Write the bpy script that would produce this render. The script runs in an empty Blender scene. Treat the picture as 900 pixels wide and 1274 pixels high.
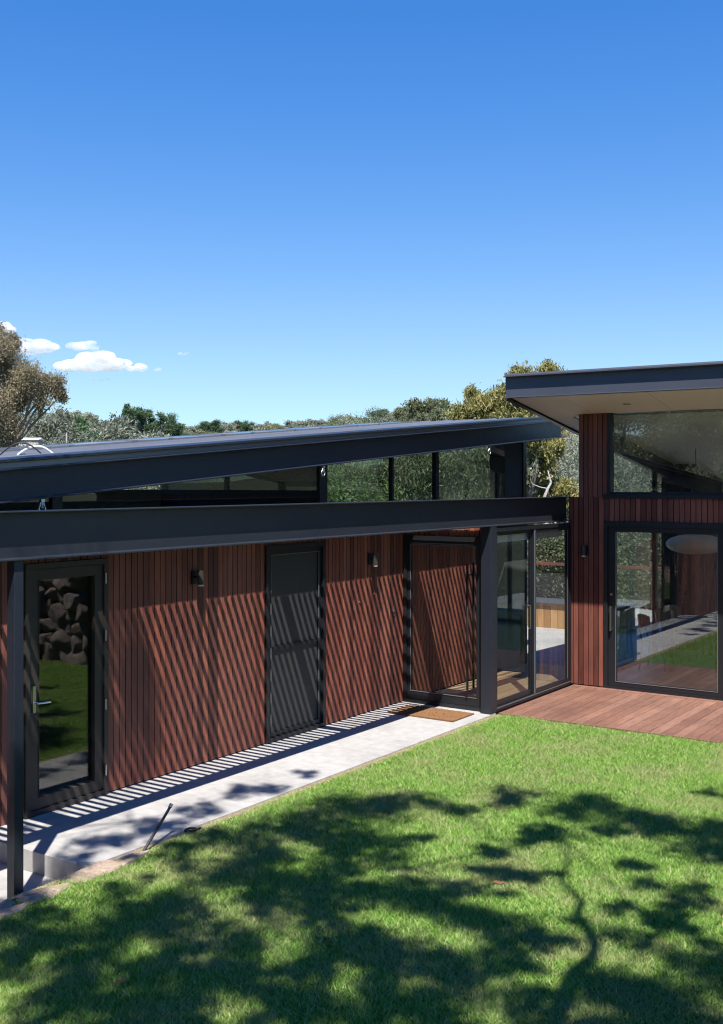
import bpy, math, random
import numpy as np
from mathutils import Vector, Matrix

random.seed(7)
RNG = np.random.default_rng(11)
SC = bpy.context.scene
COL = SC.collection
R = math.radians
# sunlight travels along (SX, SY, -1)
SX, SY = -0.34, 0.425
ROOF_A, ROOF_B = 2.336, 0.0825      # underside edge of the raked steel beam: z = A + B*y


# ------------------------------------------------------------------ helpers
class MB:
    """collects faces, builds ONE mesh object"""
    def __init__(self):
        self.v = []; self.f = []; self.r = []; self.m = []

    def face(self, pts, rnd=0.5, mi=0):
        n = len(self.v)
        self.v += [tuple(p) for p in pts]
        self.f.append(list(range(n, n + len(pts)))); self.r.append(rnd); self.m.append(mi)

    def box(self, x0, x1, y0, y1, z0, z1, rnd=None, mi=0, M=None):
        rnd = random.random() if rnd is None else rnd
        c = [(x0, y0, z0), (x1, y0, z0), (x1, y1, z0), (x0, y1, z0),
             (x0, y0, z1), (x1, y0, z1), (x1, y1, z1), (x0, y1, z1)]
        if M is not None:
            c = [tuple(M @ Vector(p)) for p in c]
        n = len(self.v); self.v += c
        for q in ((0, 3, 2, 1), (4, 5, 6, 7), (0, 1, 5, 4), (1, 2, 6, 5), (2, 3, 7, 6), (3, 0, 4, 7)):
            self.f.append([n + i for i in q]); self.r.append(rnd); self.m.append(mi)

    def prism(self, poly, a, b, rnd=0.5, mi=0):
        """poly: cross section of (x, z); extruded from y=a[0] (dz a[1]) to y=b[0] (dz b[1])"""
        n = len(self.v); k = len(poly)
        self.v += [(x, a[0], z + a[1]) for x, z in poly] + [(x, b[0], z + b[1]) for x, z in poly]
        area = sum(poly[i][0] * poly[(i + 1) % k][1] - poly[(i + 1) % k][0] * poly[i][1] for i in range(k))
        for i in range(k):
            j = (i + 1) % k
            q = [n + i, n + k + i, n + k + j, n + j]
            if area < 0: q.reverse()
            self.f.append(q); self.r.append(rnd); self.m.append(mi)
        c1, c2 = [n + i for i in range(k)], [n + k + i for i in range(k)]
        if area > 0: c2.reverse()
        else: c1.reverse()
        self.f += [c1, c2]; self.r += [rnd, rnd]; self.m += [mi, mi]

    def prism_x(self, poly, x0, x1, rnd=0.5, mi=0):
        """poly: cross section of (y, z) extruded along x"""
        n = len(self.v); k = len(poly)
        self.v += [(x0, y, z) for y, z in poly] + [(x1, y, z) for y, z in poly]
        for i in range(k):
            j = (i + 1) % k
            self.f.append([n + i, n + j, n + k + j, n + k + i]); self.r.append(rnd); self.m.append(mi)
        self.f += [[n + i for i in range(k)][::-1], [n + k + i for i in range(k)]]
        self.r += [rnd, rnd]; self.m += [mi, mi]

    def tube(self, pts, radii, seg=8, rnd=0.5, mi=0, cap=True):
        pts = [Vector(p) for p in pts]
        if not hasattr(radii, '__len__'): radii = [radii] * len(pts)
        rings = []
        for i, p in enumerate(pts):
            t = (pts[min(i + 1, len(pts) - 1)] - pts[max(i - 1, 0)]).normalized()
            up = Vector((0, 0, 1)) if abs(t.z) < .9 else Vector((1, 0, 0))
            a = t.cross(up).normalized(); b = t.cross(a).normalized()
            n = len(self.v)
            for s in range(seg):
                an = 2 * math.pi * s / seg
                self.v.append(tuple(p + (a * math.cos(an) + b * math.sin(an)) * radii[i]))
            rings.append(n)
        for i in range(len(pts) - 1):
            for s in range(seg):
                s2 = (s + 1) % seg
                self.f.append([rings[i] + s, rings[i] + s2, rings[i + 1] + s2, rings[i + 1] + s])
                self.r.append(rnd); self.m.append(mi)
        if cap:
            self.f.append([rings[0] + s for s in range(seg)][::-1]); self.r.append(rnd); self.m.append(mi)
            self.f.append([rings[-1] + s for s in range(seg)]); self.r.append(rnd); self.m.append(mi)

    def lathe(self, prof, c, seg=24, rnd=0.5, mi=0):
        """prof: (radius, z) from bottom to top around a vertical axis at c"""
        n = len(self.v); k = len(prof)
        for r, z in prof:
            for s in range(seg):
                an = 2 * math.pi * s / seg
                self.v.append((c[0] + r * math.cos(an), c[1] + r * math.sin(an), c[2] + z))
        for i in range(k - 1):
            for s in range(seg):
                s2 = (s + 1) % seg
                self.f.append([n + i * seg + s, n + i * seg + s2, n + (i + 1) * seg + s2, n + (i + 1) * seg + s])
                self.r.append(rnd); self.m.append(mi)

    def build(self, name, mat, parent=None, smooth=False):
        me = bpy.data.meshes.new(name)
        me.from_pydata(self.v, [], self.f)
        at = me.attributes.new('rnd', 'FLOAT', 'FACE')
        at.data.foreach_set('value', np.array(self.r, dtype=np.float32))
        for mm in (mat if isinstance(mat, (list, tuple)) else [mat]): me.materials.append(mm)
        me.polygons.foreach_set('material_index', np.array(self.m, dtype=np.int32))
        if smooth: me.polygons.foreach_set('use_smooth', np.ones(len(self.f), dtype=bool))
        me.update()
        o = bpy.data.objects.new(name, me); COL.objects.link(o)
        if parent: o.parent = parent
        return o


def tag(o, label=None, cat=None, group=None, kind=None):
    if label: o['label'] = label
    if cat: o['category'] = cat
    if group: o['group'] = group
    if kind: o['kind'] = kind
    return o


def thing(name, label, cat, loc=(0, 0, 0), group=None):
    o = bpy.data.objects.new(name, None); COL.objects.link(o); o.location = loc
    o.empty_display_size = .2
    return tag(o, label, cat, group)


def copy_tree(o, parent=None):
    c = o.copy(); COL.objects.link(c)
    if parent: c.parent = parent
    for ch in list(o.children): copy_tree(ch, c)
    return c


def local(parent, o):
    """mesh was written in world space: keep it there under a parent that has a location"""
    o.data.transform(Matrix.Translation(-parent.location)); return o


def box(name, mat, parent, *a):
    m = MB(); m.box(*a)
    o = m.build(name, mat, parent)
    return o


def bev(o, w=.005, seg=3):
    b = o.modifiers.new('edge', 'BEVEL'); b.width = w; b.segments = seg; b.limit_method = 'ANGLE'
    return o


def np_mesh(name, V, F, rnd, mat, parent=None, smooth=False):
    """V (n,3), F (m,k) arrays"""
    me = bpy.data.meshes.new(name)
    n, (m, k) = len(V), F.shape
    me.vertices.add(n); me.vertices.foreach_set('co', V.astype(np.float32).ravel())
    me.loops.add(m * k); me.loops.foreach_set('vertex_index', F.astype(np.int32).ravel())
    me.polygons.add(m); me.polygons.foreach_set('loop_start', (np.arange(m) * k).astype(np.int32))
    if smooth: me.polygons.foreach_set('use_smooth', np.ones(m, dtype=bool))
    me.update(calc_edges=True)
    at = me.attributes.new('rnd', 'FLOAT', 'FACE'); at.data.foreach_set('value', rnd.astype(np.float32))
    me.materials.append(mat)
    o = bpy.data.objects.new(name, me); COL.objects.link(o)
    if parent: o.parent = parent
    return o


# ------------------------------------------------------------------ materials
class NT:
    def __init__(self, name):
        self.m = bpy.data.materials.new(name); self.m.use_nodes = True
        self.t = self.m.node_tree; self.t.nodes.clear()
        self.out = self.n('ShaderNodeOutputMaterial')

    def n(self, typ, **kw):
        nd = self.t.nodes.new(typ)
        for k, v in kw.items(): setattr(nd, k, v)
        return nd

    def l(self, a, b): self.t.links.new(a, b)

    def coords(self, scale=(1, 1, 1)):
        g = self.n('ShaderNodeNewGeometry'); mp = self.n('ShaderNodeMapping')
        mp.inputs['Scale'].default_value = scale
        self.l(g.outputs['Position'], mp.inputs['Vector']); return mp.outputs['Vector']

    def noise(self, vec, scale, detail=4, rough=.55):
        nd = self.n('ShaderNodeTexNoise'); nd.inputs['Scale'].default_value = scale
        nd.inputs['Detail'].default_value = detail; nd.inputs['Roughness'].default_value = rough
        self.l(vec, nd.inputs['Vector']); return nd.outputs['Fac']

    def ramp(self, fac, stops):
        nd = self.n('ShaderNodeValToRGB'); e = nd.color_ramp.elements
        e[0].position, e[0].color = stops[0][0], (*stops[0][1], 1)
        e[1].position, e[1].color = stops[-1][0], (*stops[-1][1], 1)
        for p, c in stops[1:-1]:
            x = e.new(p); x.color = (*c, 1)
        self.l(fac, nd.inputs['Fac']); return nd.outputs['Color']

    def mix(self, fac, a, b, mode='MIX'):
        nd = self.n('ShaderNodeMix', data_type='RGBA', blend_type=mode)
        for s, v in ((nd.inputs[0], fac), (nd.inputs[6], a), (nd.inputs[7], b)):
            if isinstance(v, bpy.types.NodeSocket): self.l(v, s)
            elif hasattr(v, '__len__'): s.default_value = (*v, 1)
            else: s.default_value = v
        return nd.outputs[2]

    def math(self, op, a, b=0.0, c=None):
        nd = self.n('ShaderNodeMath', operation=op)
        for i, v in enumerate((a, b) if c is None else (a, b, c)):
            if isinstance(v, bpy.types.NodeSocket): self.l(v, nd.inputs[i])
            else: nd.inputs[i].default_value = v
        return nd.outputs[0]

    def attr(self, name='rnd'):
        return self.n('ShaderNodeAttribute', attribute_name=name).outputs['Fac']

    def bump(self, h, strength=.3, dist=.01):
        b = self.n('ShaderNodeBump'); b.inputs['Strength'].default_value = strength
        b.inputs['Distance'].default_value = dist
        self.l(h, b.inputs['Height']); return b.outputs['Normal']

    def pbr(self, color, rough=.6, metal=0.0, spec=.5, normal=None):
        p = self.n('ShaderNodeBsdfPrincipled')
        for key, v in (('Base Color', color), ('Roughness', rough), ('Metallic', metal), ('Specular IOR Level', spec)):
            s = p.inputs[key]
            if isinstance(v, bpy.types.NodeSocket): self.l(v, s)
            elif hasattr(v, '__len__'): s.default_value = (*v, 1)
            else: s.default_value = v
        if normal is not None: self.l(normal, p.inputs['Normal'])
        self.l(p.outputs[0], self.out.inputs[0]); return self.m


def mat_paint(name, col, rough=.4, spec=.5, var=.25, sc=3.0):
    n = NT(name); v = n.coords()
    f = n.noise(v, sc, 5)
    c = n.mix(f, tuple(x * (1 - var) for x in col), tuple(x * (1 + var) for x in col))
    r = n.math('MULTIPLY_ADD', n.noise(v, sc * 7, 3), .2, rough - .1)
    return n.pbr(c, r, spec=spec)


def mat_wood(name, stops, grain=(14, 14, 1.2), rough=.55, streak=.35, bump=.25):
    """boards: one tone per board (rnd), grain running along the stretched axis"""
    n = NT(name)
    base = n.ramp(n.attr(), stops)
    g = n.n('ShaderNodeNewGeometry'); add = n.n('ShaderNodeVectorMath', operation='ADD')
    sh = n.n('ShaderNodeCombineXYZ'); off = n.math('MULTIPLY', n.attr(), 40.0)
    for i in range(3): n.l(off, sh.inputs[i])
    mp = n.n('ShaderNodeMapping'); mp.inputs['Scale'].default_value = grain
    n.l(g.outputs['Position'], add.inputs[0]); n.l(sh.outputs[0], add.inputs[1])
    n.l(add.outputs[0], mp.inputs['Vector'])
    f = n.noise(mp.outputs[0], 3.0, 7, .65)
    f2 = n.noise(n.coords(), 1.3, 3)
    k = n.ramp(f, [(.25, (1 - streak,) * 3), (.75, (1 + streak * .7,) * 3)])
    c = n.mix(1.0, base, k, 'MULTIPLY')
    w = n.ramp(f2, [(.3, (.8, .8, .82)), (.7, (1.12, 1.1, 1.08))])
    c = n.mix(1.0, c, w, 'MULTIPLY')
    r = n.math('MULTIPLY_ADD', f, .25, rough - .12)
    return n.pbr(c, r, spec=.35, normal=n.bump(f, bump, .004))


def mat_glass(name, tint=(.86, .9, .88), r0=.09, rough=0.0):
    """clear sheet glass: lets light through, mirrors more at flat angles"""
    n = NT(name)
    lw = n.n('ShaderNodeLayerWeight'); lw.inputs['Blend'].default_value = .5
    f = n.math('POWER', lw.outputs['Facing'], 4.0)
    f = n.math('MULTIPLY_ADD', f, 1 - r0, r0)
    tr = n.n('ShaderNodeBsdfTransparent'); tr.inputs[0].default_value = (*tint, 1)
    gl = n.n('ShaderNodeBsdfGlossy'); gl.inputs['Roughness'].default_value = rough
    n.l(n.bump(n.noise(n.coords(), .9, 1), .012, .02), gl.inputs['Normal'])
    mx = n.n('ShaderNodeMixShader')
    n.l(f, mx.inputs[0]); n.l(tr.outputs[0], mx.inputs[1]); n.l(gl.outputs[0], mx.inputs[2])
    n.l(mx.outputs[0], n.out.inputs[0]); return n.m


def mat_leaf(name, stops, trans=.35, var=.25, rough=.5):
    n = NT(name)
    c = n.ramp(n.attr(), stops)
    oi = n.n('ShaderNodeObjectInfo')
    k = n.ramp(oi.outputs['Random'], [(0, (1 - var, 1 - var * .8, 1 - var)), (.5, (1, 1, 1)), (1, (1 + var, 1 + var * .9, 1 + var * .6))])
    c = n.mix(1.0, c, k, 'MULTIPLY')
    p = n.n('ShaderNodeBsdfPrincipled'); p.inputs['Roughness'].default_value = rough
    p.inputs['Specular IOR Level'].default_value = .35
    t = n.n('ShaderNodeBsdfTranslucent'); mx = n.n('ShaderNodeMixShader'); mx.inputs[0].default_value = trans
    n.l(c, p.inputs['Base Color']); n.l(c, t.inputs[0])
    n.l(p.outputs[0], mx.inputs[1]); n.l(t.outputs[0], mx.inputs[2]); n.l(mx.outputs[0], n.out.inputs[0])
    return n.m


M = {}
M['steel'] = mat_paint('charcoal_steel_paint', (.016, .020, .030), .42, .55, .18, 2.2)
M['fascia'] = mat_paint('grey_blue_fascia_paint', (.060, .066, .086), .40, .6, .12, 2.2)
M['beam'] = mat_paint('beam_paint', (.019, .022, .029), .42, .6, .15, 2.2)
M['frame'] = mat_paint('black_aluminium', (.014, .016, .020), .38, .5, .15, 4)
M['bronze'] = mat_paint('bronze_aluminium', (.040, .034, .030), .42, .45, .12, 4)
M['silver'] = NT('brushed_metal').pbr((.62, .61, .58), .28, 1.0)
M['bead'] = mat_paint('pale_bead', (.16, .165, .175), .35, .5, .05, 5)
M['timber'] = mat_wood('red_timber_cladding', [(0, (.115, .048, .038)), (.12, (.132, .040, .028)), (.25, (.200, .072, .052)), (.45, (.228, .068, .044)), (.6, (.245, .094, .068)), (.8, (.29, .090, .056)), (.965, (.31, .114, .074)), (1, (.38, .15, .07))], (12, 12, .9), .55)
M['backing'] = mat_paint('dark_cavity', (.012, .008, .007), .9, .2)
M['deck'] = mat_wood('decking', [(0, (.190, .094, .066)), (.35, (.215, .110, .076)), (.7, (.240, .124, .087)), (1, (.275, .148, .106))], (22, 1.6, 22), .65, .5)
M['floor'] = mat_wood('oak_floor', [(0, (.36, .24, .13)), (1, (.50, .35, .21))], (16, 1.0, 16), .35, .2)
M['darkfloor'] = mat_wood('dark_floor', [(0, (.10, .055, .04)), (1, (.16, .085, .06))], (16, 1.0, 16), .22, .25)
M['pinebox'] = mat_wood('new_timber', [(0, (.36, .20, .09)), (1, (.52, .32, .16))], (14, 14, 1), .6, .25)
M['soffit'] = mat_paint('soffit_board', (.93, .885, .88), .7, .3, .03, 1.5)
M['ceiling'] = mat_paint('ceiling_board', (.88, .86, .80), .7, .3, .03, 1.5)
M['plaster'] = mat_paint('interior_plaster', (.45, .44, .42), .85, .2, .06, 2)
M['inner'] = mat_paint('interior_dark', (.075, .08, .085), .8, .2, .1, 2)
M['paper'] = mat_paint('lamp_paper', (.82, .80, .74), .8, .2, .04, 12)
M['blind'] = mat_paint('blind_fabric', (.55, .54, .50), .8, .2, .04, 12)
M['white'] = mat_paint('white_plastic', (.72, .72, .70), .45, .4, .05, 6)
M['rubber'] = mat_paint('black_rubber', (.018, .018, .020), .5, .4, .15, 9)
M['chairwood'] = mat_wood('chair_wood', [(0, (.16, .075, .04)), (1, (.24, .12, .065))], (12, 12, 2), .4, .25)
M['glass'] = mat_glass('window_glass', (.93, .96, .945), .045)
M['doorglass'] = mat_glass('door_glass', (.93, .955, .945), .15)
M['leafglass'] = mat_glass('hinged_door_glass', (.80, .85, .835), .085)
M['darkglass'] = mat_glass('tinted_glass', (.78, .84, .81), .085)


def mk_concrete():
    n = NT('pale_concrete'); v = n.coords()
    f = n.noise(v, 1.1, 6, .6); f2 = n.noise(v, 9, 6, .6); f3 = n.noise(v, 60, 3)
    c = n.ramp(f, [(.3, (.26, .25, .24)), (.5, (.37, .36, .35)), (.75, (.44, .43, .42))])
    c = n.mix(.35, c, n.ramp(f2, [(.3, (.26, .25, .23)), (.65, (.50, .49, .47))]))
    return n.pbr(c, .75, spec=.3, normal=n.bump(f3, .15, .003))


M['concrete'] = mk_concrete()


def mk_roof():
    n = NT('roof_sheet'); v = n.coords()
    f = n.noise(v, .8, 5); c = n.ramp(f, [(.3, (.23, .235, .265)), (.7, (.30, .305, .335))])
    return n.pbr(c, .34, metal=.3, spec=.6)


M['roof'] = mk_roof()


def mk_soil():
    n = NT('lawn_soil'); v = n.coords()
    f = n.noise(v, 1.5, 5); f2 = n.noise(v, 45, 4)
    c = n.ramp(f, [(.3, (.045, .085, .018)), (.6, (.075, .125, .028)), (.8, (.12, .13, .045))])
    c = n.mix(n.ramp(f2, [(.4, (0, 0, 0)), (.7, (1, 1, 1))]), c, (.075, .055, .030))
    return n.pbr(c, .95, spec=.1, normal=n.bump(f2, .6, .02))


M['soil'] = mk_soil()


def mk_blade():
    n = NT('grass_blade')
    v = n.coords((1, 1, 0))
    base = n.ramp(n.attr(), [(0, (.055, .150, .015)), (.3, (.155, .340, .040)), (.6, (.31, .53, .095)), (.85, (.53, .65, .21)), (1, (.70, .63, .36))])
    dry = n.noise(v, 1.1, 6, .62); dry2 = n.noise(v, 5.5, 4, .6)
    k = n.math('MULTIPLY', n.math('SUBTRACT', dry, .46), 3.2)
    k = n.math('ADD', k, n.math('MULTIPLY', n.math('SUBTRACT', dry2, .5), 1.6))
    k = n.math('MINIMUM', n.math('MAXIMUM', k, 0.0), .55)
    c = n.mix(k, base, (.44, .42, .21))
    p = n.n('ShaderNodeBsdfPrincipled'); p.inputs['Roughness'].default_value = .45
    p.inputs['Specular IOR Level'].default_value = .35
    t = n.n('ShaderNodeBsdfTranslucent'); mx = n.n('ShaderNodeMixShader'); mx.inputs[0].default_value = .35
    n.l(c, p.inputs['Base Color']); n.l(c, t.inputs[0])
    n.l(p.outputs[0], mx.inputs[1]); n.l(t.outputs[0], mx.inputs[2]); n.l(mx.outputs[0], n.out.inputs[0])
    return n.m


M['blade'] = mk_blade()


def mk_rock(name, a, b, c_, sc=2.5):
    n = NT(name); v = n.coords()
    f = n.noise(v, sc, 8, .65); f2 = n.noise(v, sc * 7, 6, .65)
    c = n.ramp(f, [(.3, a), (.5, b), (.7, c_)])
    c = n.mix(.5, c, n.ramp(f2, [(.3, tuple(x * .45 for x in b)), (.7, tuple(min(.8, x * 1.4) for x in b))]))
    return n.pbr(c, .9, spec=.2, normal=n.bump(f2, .7, .04))


M['rock'] = mk_rock('field_stone', (.12, .10, .09), (.27, .215, .185), (.52, .44, .38), 9)
M['darkstone'] = mk_rock('fireplace_stone', (.04, .034, .03), (.085, .07, .06), (.15, .125, .105), 4)
M['sandstone'] = mk_rock('edging_stone', (.30, .22, .17), (.42, .32, .25), (.50, .43, .36), 4)
M['bark'] = mk_rock('gum_bark', (.16, .13, .11), (.27, .235, .20), (.40, .37, .33), 3)
M['palebark'] = mk_rock('bleached_branch', (.36, .33, .29), (.50, .47, .43), (.60, .58, .54), 3)


def mk_mat_coir():
    n = NT('coir'); v = n.coords()
    f = n.noise(v, 160, 3); c = n.ramp(f, [(.3, (.13, .065, .030)), (.7, (.30, .165, .080))])
    return n.pbr(c, .95, spec=.1, normal=n.bump(f, .8, .006))


M['coir'] = mk_mat_coir()


def mk_screen():
    n = NT('security_mesh')
    d = n.n('ShaderNodeBsdfPrincipled'); d.inputs['Base Color'].default_value = (.045, .047, .046, 1)
    d.inputs['Roughness'].default_value = .55
    t = n.n('ShaderNodeBsdfTransparent'); mx = n.n('ShaderNodeMixShader'); mx.inputs[0].default_value = .84
    n.l(t.outputs[0], mx.inputs[1]); n.l(d.outputs[0], mx.inputs[2]); n.l(mx.outputs[0], n.out.inputs[0])
    return n.m


M['screen'] = mk_screen()


def mk_hill():
    n = NT('bush_hillside'); v = n.coords()
    f = n.noise(v, .05, 6, .6); f2 = n.noise(v, .6, 6, .7)
    c = n.ramp(f, [(.3, (.075, .088, .052)), (.55, (.115, .122, .080)), (.75, (.16, .155, .11))])
    c = n.mix(.5, c, n.ramp(f2, [(.3, (.03, .035, .02)), (.7, (.13, .13, .09))]))
    return n.pbr(c, .95, spec=.1, normal=n.bump(f2, .8, .6))


M['hill'] = mk_hill()


def mk_gravel():
    n = NT('bare_earth'); v = n.coords()
    f = n.noise(v, .35, 5); f2 = n.noise(v, 22, 5, .7)
    c = n.ramp(f, [(.35, (.20, .14, .10)), (.6, (.30, .21, .15))])
    c = n.mix(.4, c, n.ramp(f2, [(.3, (.12, .09, .07)), (.7, (.34, .26, .20))]))
    return n.pbr(c, .95, spec=.1, normal=n.bump(f2, .6, .02))


M['earth'] = mk_gravel()

# ------------------------------------------------------------------ setting: ground, lawn, paths
P_IN, P_OUT = -7.98, -6.58          # path: wall face to lawn edge
STEP = 5.85


def sstep(a, b, x):
    t = np.clip((x - a) / (b - a), 0, 1); return t * t * (3 - 2 * t)


CAMF = np.array((-.5635, .826)); CAMR = np.array((.826, .5635))


def terrain_z(x, y):
    d = x * CAMF[0] + y * CAMF[1]; r = x * CAMR[0] + y * CAMR[1]
    az = np.degrees(np.arctan2(r, np.maximum(d, .01)))
    dist = np.hypot(x + 5, y - 10)
    fall = -.35 - 3.6 * sstep(15, 30, d)
    crest = 10.4 + 4.0 * sstep(-16, 12, az) + 1.2 * np.sin(az * .35 + 1.0)
    rise = (crest + 3.6) * sstep(40, 230, d) + .00 * d
    front = fall + rise
    back = -.30 + 7.0 * sstep(18, 70, dist)
    w = sstep(6, 16, d)
    z = back * (1 - w) + front * w
    z += .5 * np.sin(x * .06 + 2) * np.cos(y * .05) * sstep(40, 90, dist)
    return z


rs = np.concatenate([[.5], np.linspace(3, 60, 40), np.linspace(66, 420, 50), [700, 1400, 3000]])
th = np.linspace(0, 2 * np.pi, 181)[:-1]
RR, TT = np.meshgrid(rs, th, indexing='ij')
X, Y = -5 + RR * np.cos(TT), 10 + RR * np.sin(TT)
Z = terrain_z(X, Y)
Z = np.where(RR > 450, np.minimum(Z, 8) - (RR - 450) * .02, Z)
V = np.stack([X.ravel(), Y.ravel(), Z.ravel()], 1)
nr, nt = RR.shape
ii, jj = np.meshgrid(np.arange(nr - 1), np.arange(nt), indexing='ij')
j2 = (jj + 1) % nt
F = np.stack([ii * nt + jj, (ii + 1) * nt + jj, (ii + 1) * nt + j2, ii * nt + j2], -1).reshape(-1, 4)
tag(np_mesh('terrain', V, F, np.full(len(F), .5), M['hill'], smooth=True), 'bushland hillside rising behind the house', 'hill', kind='structure')

m = MB(); m.box(P_OUT, -.3, -2, 12.765, -.45, -.020)
tag(m.build('lawn', M['soil']), 'green lawn between the path and the deck', 'lawn', kind='structure')
m = MB(); m.box(P_OUT + .002, P_OUT + .07, 3.5, 12.7, -.1, -.012)
tag(m.build('soil_strip', M['earth']), 'narrow strip of bare soil between path and lawn', 'soil', kind='structure')
m = MB(); m.box(-14, -.3, -16, -2, -.45, -.05); m.box(-14, P_IN - 1.2, -2, 3.2, -.45, -.05)
tag(m.build('driveway', M['earth']), 'bare earth drive beyond the lawn', 'driveway', kind='structure')
m = MB()
m.box(P_IN - .02, P_OUT, STEP, 12.74, -.4, 0)
tag(m.build('path', M['concrete']), 'pale concrete path along the timber wall', 'path', kind='structure')
m = MB(); m.box(P_IN - .02, P_OUT - .001, -2, STEP - .003, -.42, -.17)
tag(m.build('lower_path', M['concrete']), 'lower concrete path one step down', 'path', kind='structure')

# grass blades
NB = 760000
u = RNG.random(NB)
gx = P_OUT + .003 + (-1.0 - P_OUT) * RNG.random(NB); gy = 3.3 + (12.74 - 3.3) * RNG.random(NB) ** 1.2
edge = np.clip((gx - P_OUT) / .16, 0, 1)
keep = (gx * CAMF[0] + gy * CAMF[1] > 4.4) & (RNG.random(NB) < .55 + .45 * edge)
gx, gy, edge = gx[keep], gy[keep], edge[keep]; NB = len(gx)
patch = .5 + .25 * np.sin(gx * 3.1 + np.sin(gy * 2.3) * 2) * np.sin(gy * 2.7 + 1) + .25 * np.sin(gx * 7 + gy * 5)
h = (.018 + .023 * RNG.random(NB)) * (.75 + .5 * patch) * (.6 + .4 * edge)
an = RNG.random(NB) * 2 * np.pi; w = .0020 + .0024 * RNG.random(NB)
lean = h * (.35 + 1.35 * RNG.random(NB)); la = RNG.random(NB) * 2 * np.pi
bz = -.021
V = np.empty((NB, 3, 3))
V[:, 0] = np.stack([gx - np.cos(an) * w, gy - np.sin(an) * w, np.full(NB, bz)], 1)
V[:, 1] = np.stack([gx + np.cos(an) * w, gy + np.sin(an) * w, np.full(NB, bz)], 1)
V[:, 2] = np.stack([gx + np.cos(la) * lean, gy + np.sin(la) * lean, bz + h], 1)
F = np.arange(NB * 3).reshape(-1, 3)
gr = np.clip(RNG.normal(.47, .27, NB) + .5 * (1 - edge), 0, 1)
tag(np_mesh('grass', V.reshape(-1, 3), F, gr, M['blade']), 'short mown grass growing on the lawn', 'grass', kind='stuff')

# deck by the sliding door
m = MB()
x = P_OUT + .02
while x < -2.35:
    m.box(x, x + .137, 12.80, 15.09, -.03, 0); x += .143
m.box(P_OUT + .02, -2.35, 15.097, 15.215, -.03, .001)
m.box(P_OUT + .02, -2.35, 12.77, 12.794, -.14, .001)
m.box(P_OUT + .02, -2.35, 12.80, 15.21, -.16, -.032, mi=1)
tag(m.build('deck', [M['deck'], M['backing']]), 'reddish timber deck in front of the sliding door', 'deck', kind='structure')

# rear terrace and rear ground
m = MB(); m.box(-17, -6.60, 16.70, 25.4, -.5, -.02)
m.box(-6.59, 0, 21.4, 27.2, -.5, -.021)
tag(m.build('terrace', M['concrete']), 'pale concrete terrace behind the house', 'terrace', kind='structure')

# bank the photographer stands on and its stone wall
m = MB()
m.box(-.55, 30, -14, 14.2, -.4, 1.44); m.box(-14, 30, -40, -16, -.4, .25)
tag(m.build('bank', M['soil']), 'raised bank above the stone wall', 'bank', kind='structure')


def blob(mb_v, mb_f, c, r, seed, sub=2, amp=.22, facet=False):
    import bmesh
    bm = bmesh.new(); bmesh.ops.create_icosphere(bm, subdivisions=sub, radius=1)
    rg = np.random.default_rng(seed)
    A = rg.normal(size=(6, 3)) * 1.7; ph = rg.random(6) * 6.3
    n0 = sum(len(a) for a in mb_v)
    P = np.array([v.co[:] for v in bm.verts])
    k = 1 + amp * np.sin(P @ A.T + ph).sum(1) / 2.4
    if sub > 2:
        B = rg.normal(size=(7, 3)) * 6; k = k + .03 * np.abs(np.sin(P @ B.T + 1)).sum(1) - .10
    P = P * k[:, None]
    if facet:
        B2 = rg.normal(size=(9, 3)) * 11; P = P * (1 + .018 * np.sin(P @ B2.T + 2).sum(1))[:, None]
        for _ in range(14):
            nv = rg.normal(size=3); nv /= np.linalg.norm(nv)
            P = P - np.maximum(P @ nv - rg.uniform(.55, .85), 0)[:, None] * nv
    P = np.sign(P) * np.abs(P) ** .85 * np.array(r) + np.array(c)
    mb_v.append(P); mb_f.append(np.array([[v.index for v in f.verts] for f in bm.faces]) + n0)
    bm.free()


bv, bf = [], []
k = 0
for zz, hh in ((.14, .24), (.52, .24), (.88, .22), (1.22, .20)):
    y = 2.2 + .3 * random.random()
    while y < 14.0:
        wv = .2 + .2 * random.random()
        y += wv
        blob(bv, bf, (-.56 + .06 * random.random() + .02, y, zz + .05 * random.random()), (.20 + .05 * random.random(), wv * 1.08, hh * (1 + .25 * random.random())), k); k += 1
        y += wv
V = np.concatenate(bv); F = np.concatenate(bf)
o = np_mesh('stone_wall', V, F, np.full(len(F), .5), M['rock'])
bv, bf = [], []
for zz in np.arange(.08, 2.1, .235):
    x = -2.25 + .25 * random.random()
    while x < 4.0:
        wv = .10 + .14 * random.random(); x += wv
        blob(bv, bf, (x, 12.42 + .10 * random.random(), zz + .10 * random.random()), (wv * 1.35, .20 + .10 * random.random(), .17 + .10 * random.random()), k, 4, .26, True); k += 1
        x += wv
V2 = np.concatenate(bv); F2 = np.concatenate(bf)
o2 = np_mesh('stone_wall', V2, F2, np.full(len(F2), .5), M['rock'])
tag(o2, 'sunlit boulder wall beyond the end of the deck mirrored in the glass door', 'stone wall')
m = MB(); m.box(-2.2, 4.2, 12.5, 12.72, -.3, 1.95); m.build('core', M['backing'], o2)
tag(o, 'rough boulder retaining wall along the right side of the lawn', 'stone wall')

# ------------------------------------------------------------------ left wing
wing = thing('house_wing', 'low timber clad house wing with dark raked steel roof beam along the path', 'house', (P_IN, 11, 0))


def W(o): return local(wing, o)


def boards_y(m, y0, y1, z0, z1, x, pitch=.079, gap=.011, t=.022, sgn=1):
    n = max(1, round((y1 - y0) / pitch)); p = (y1 - y0) / n
    for i in range(n):
        dx = random.uniform(-.0015, .0015)
        m.box(x - t * sgn if sgn > 0 else x, x + dx if sgn > 0 else x + t, y0 + i * p + gap / 2, y0 + (i + 1) * p - gap / 2, z0, z1, mi=0)


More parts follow.
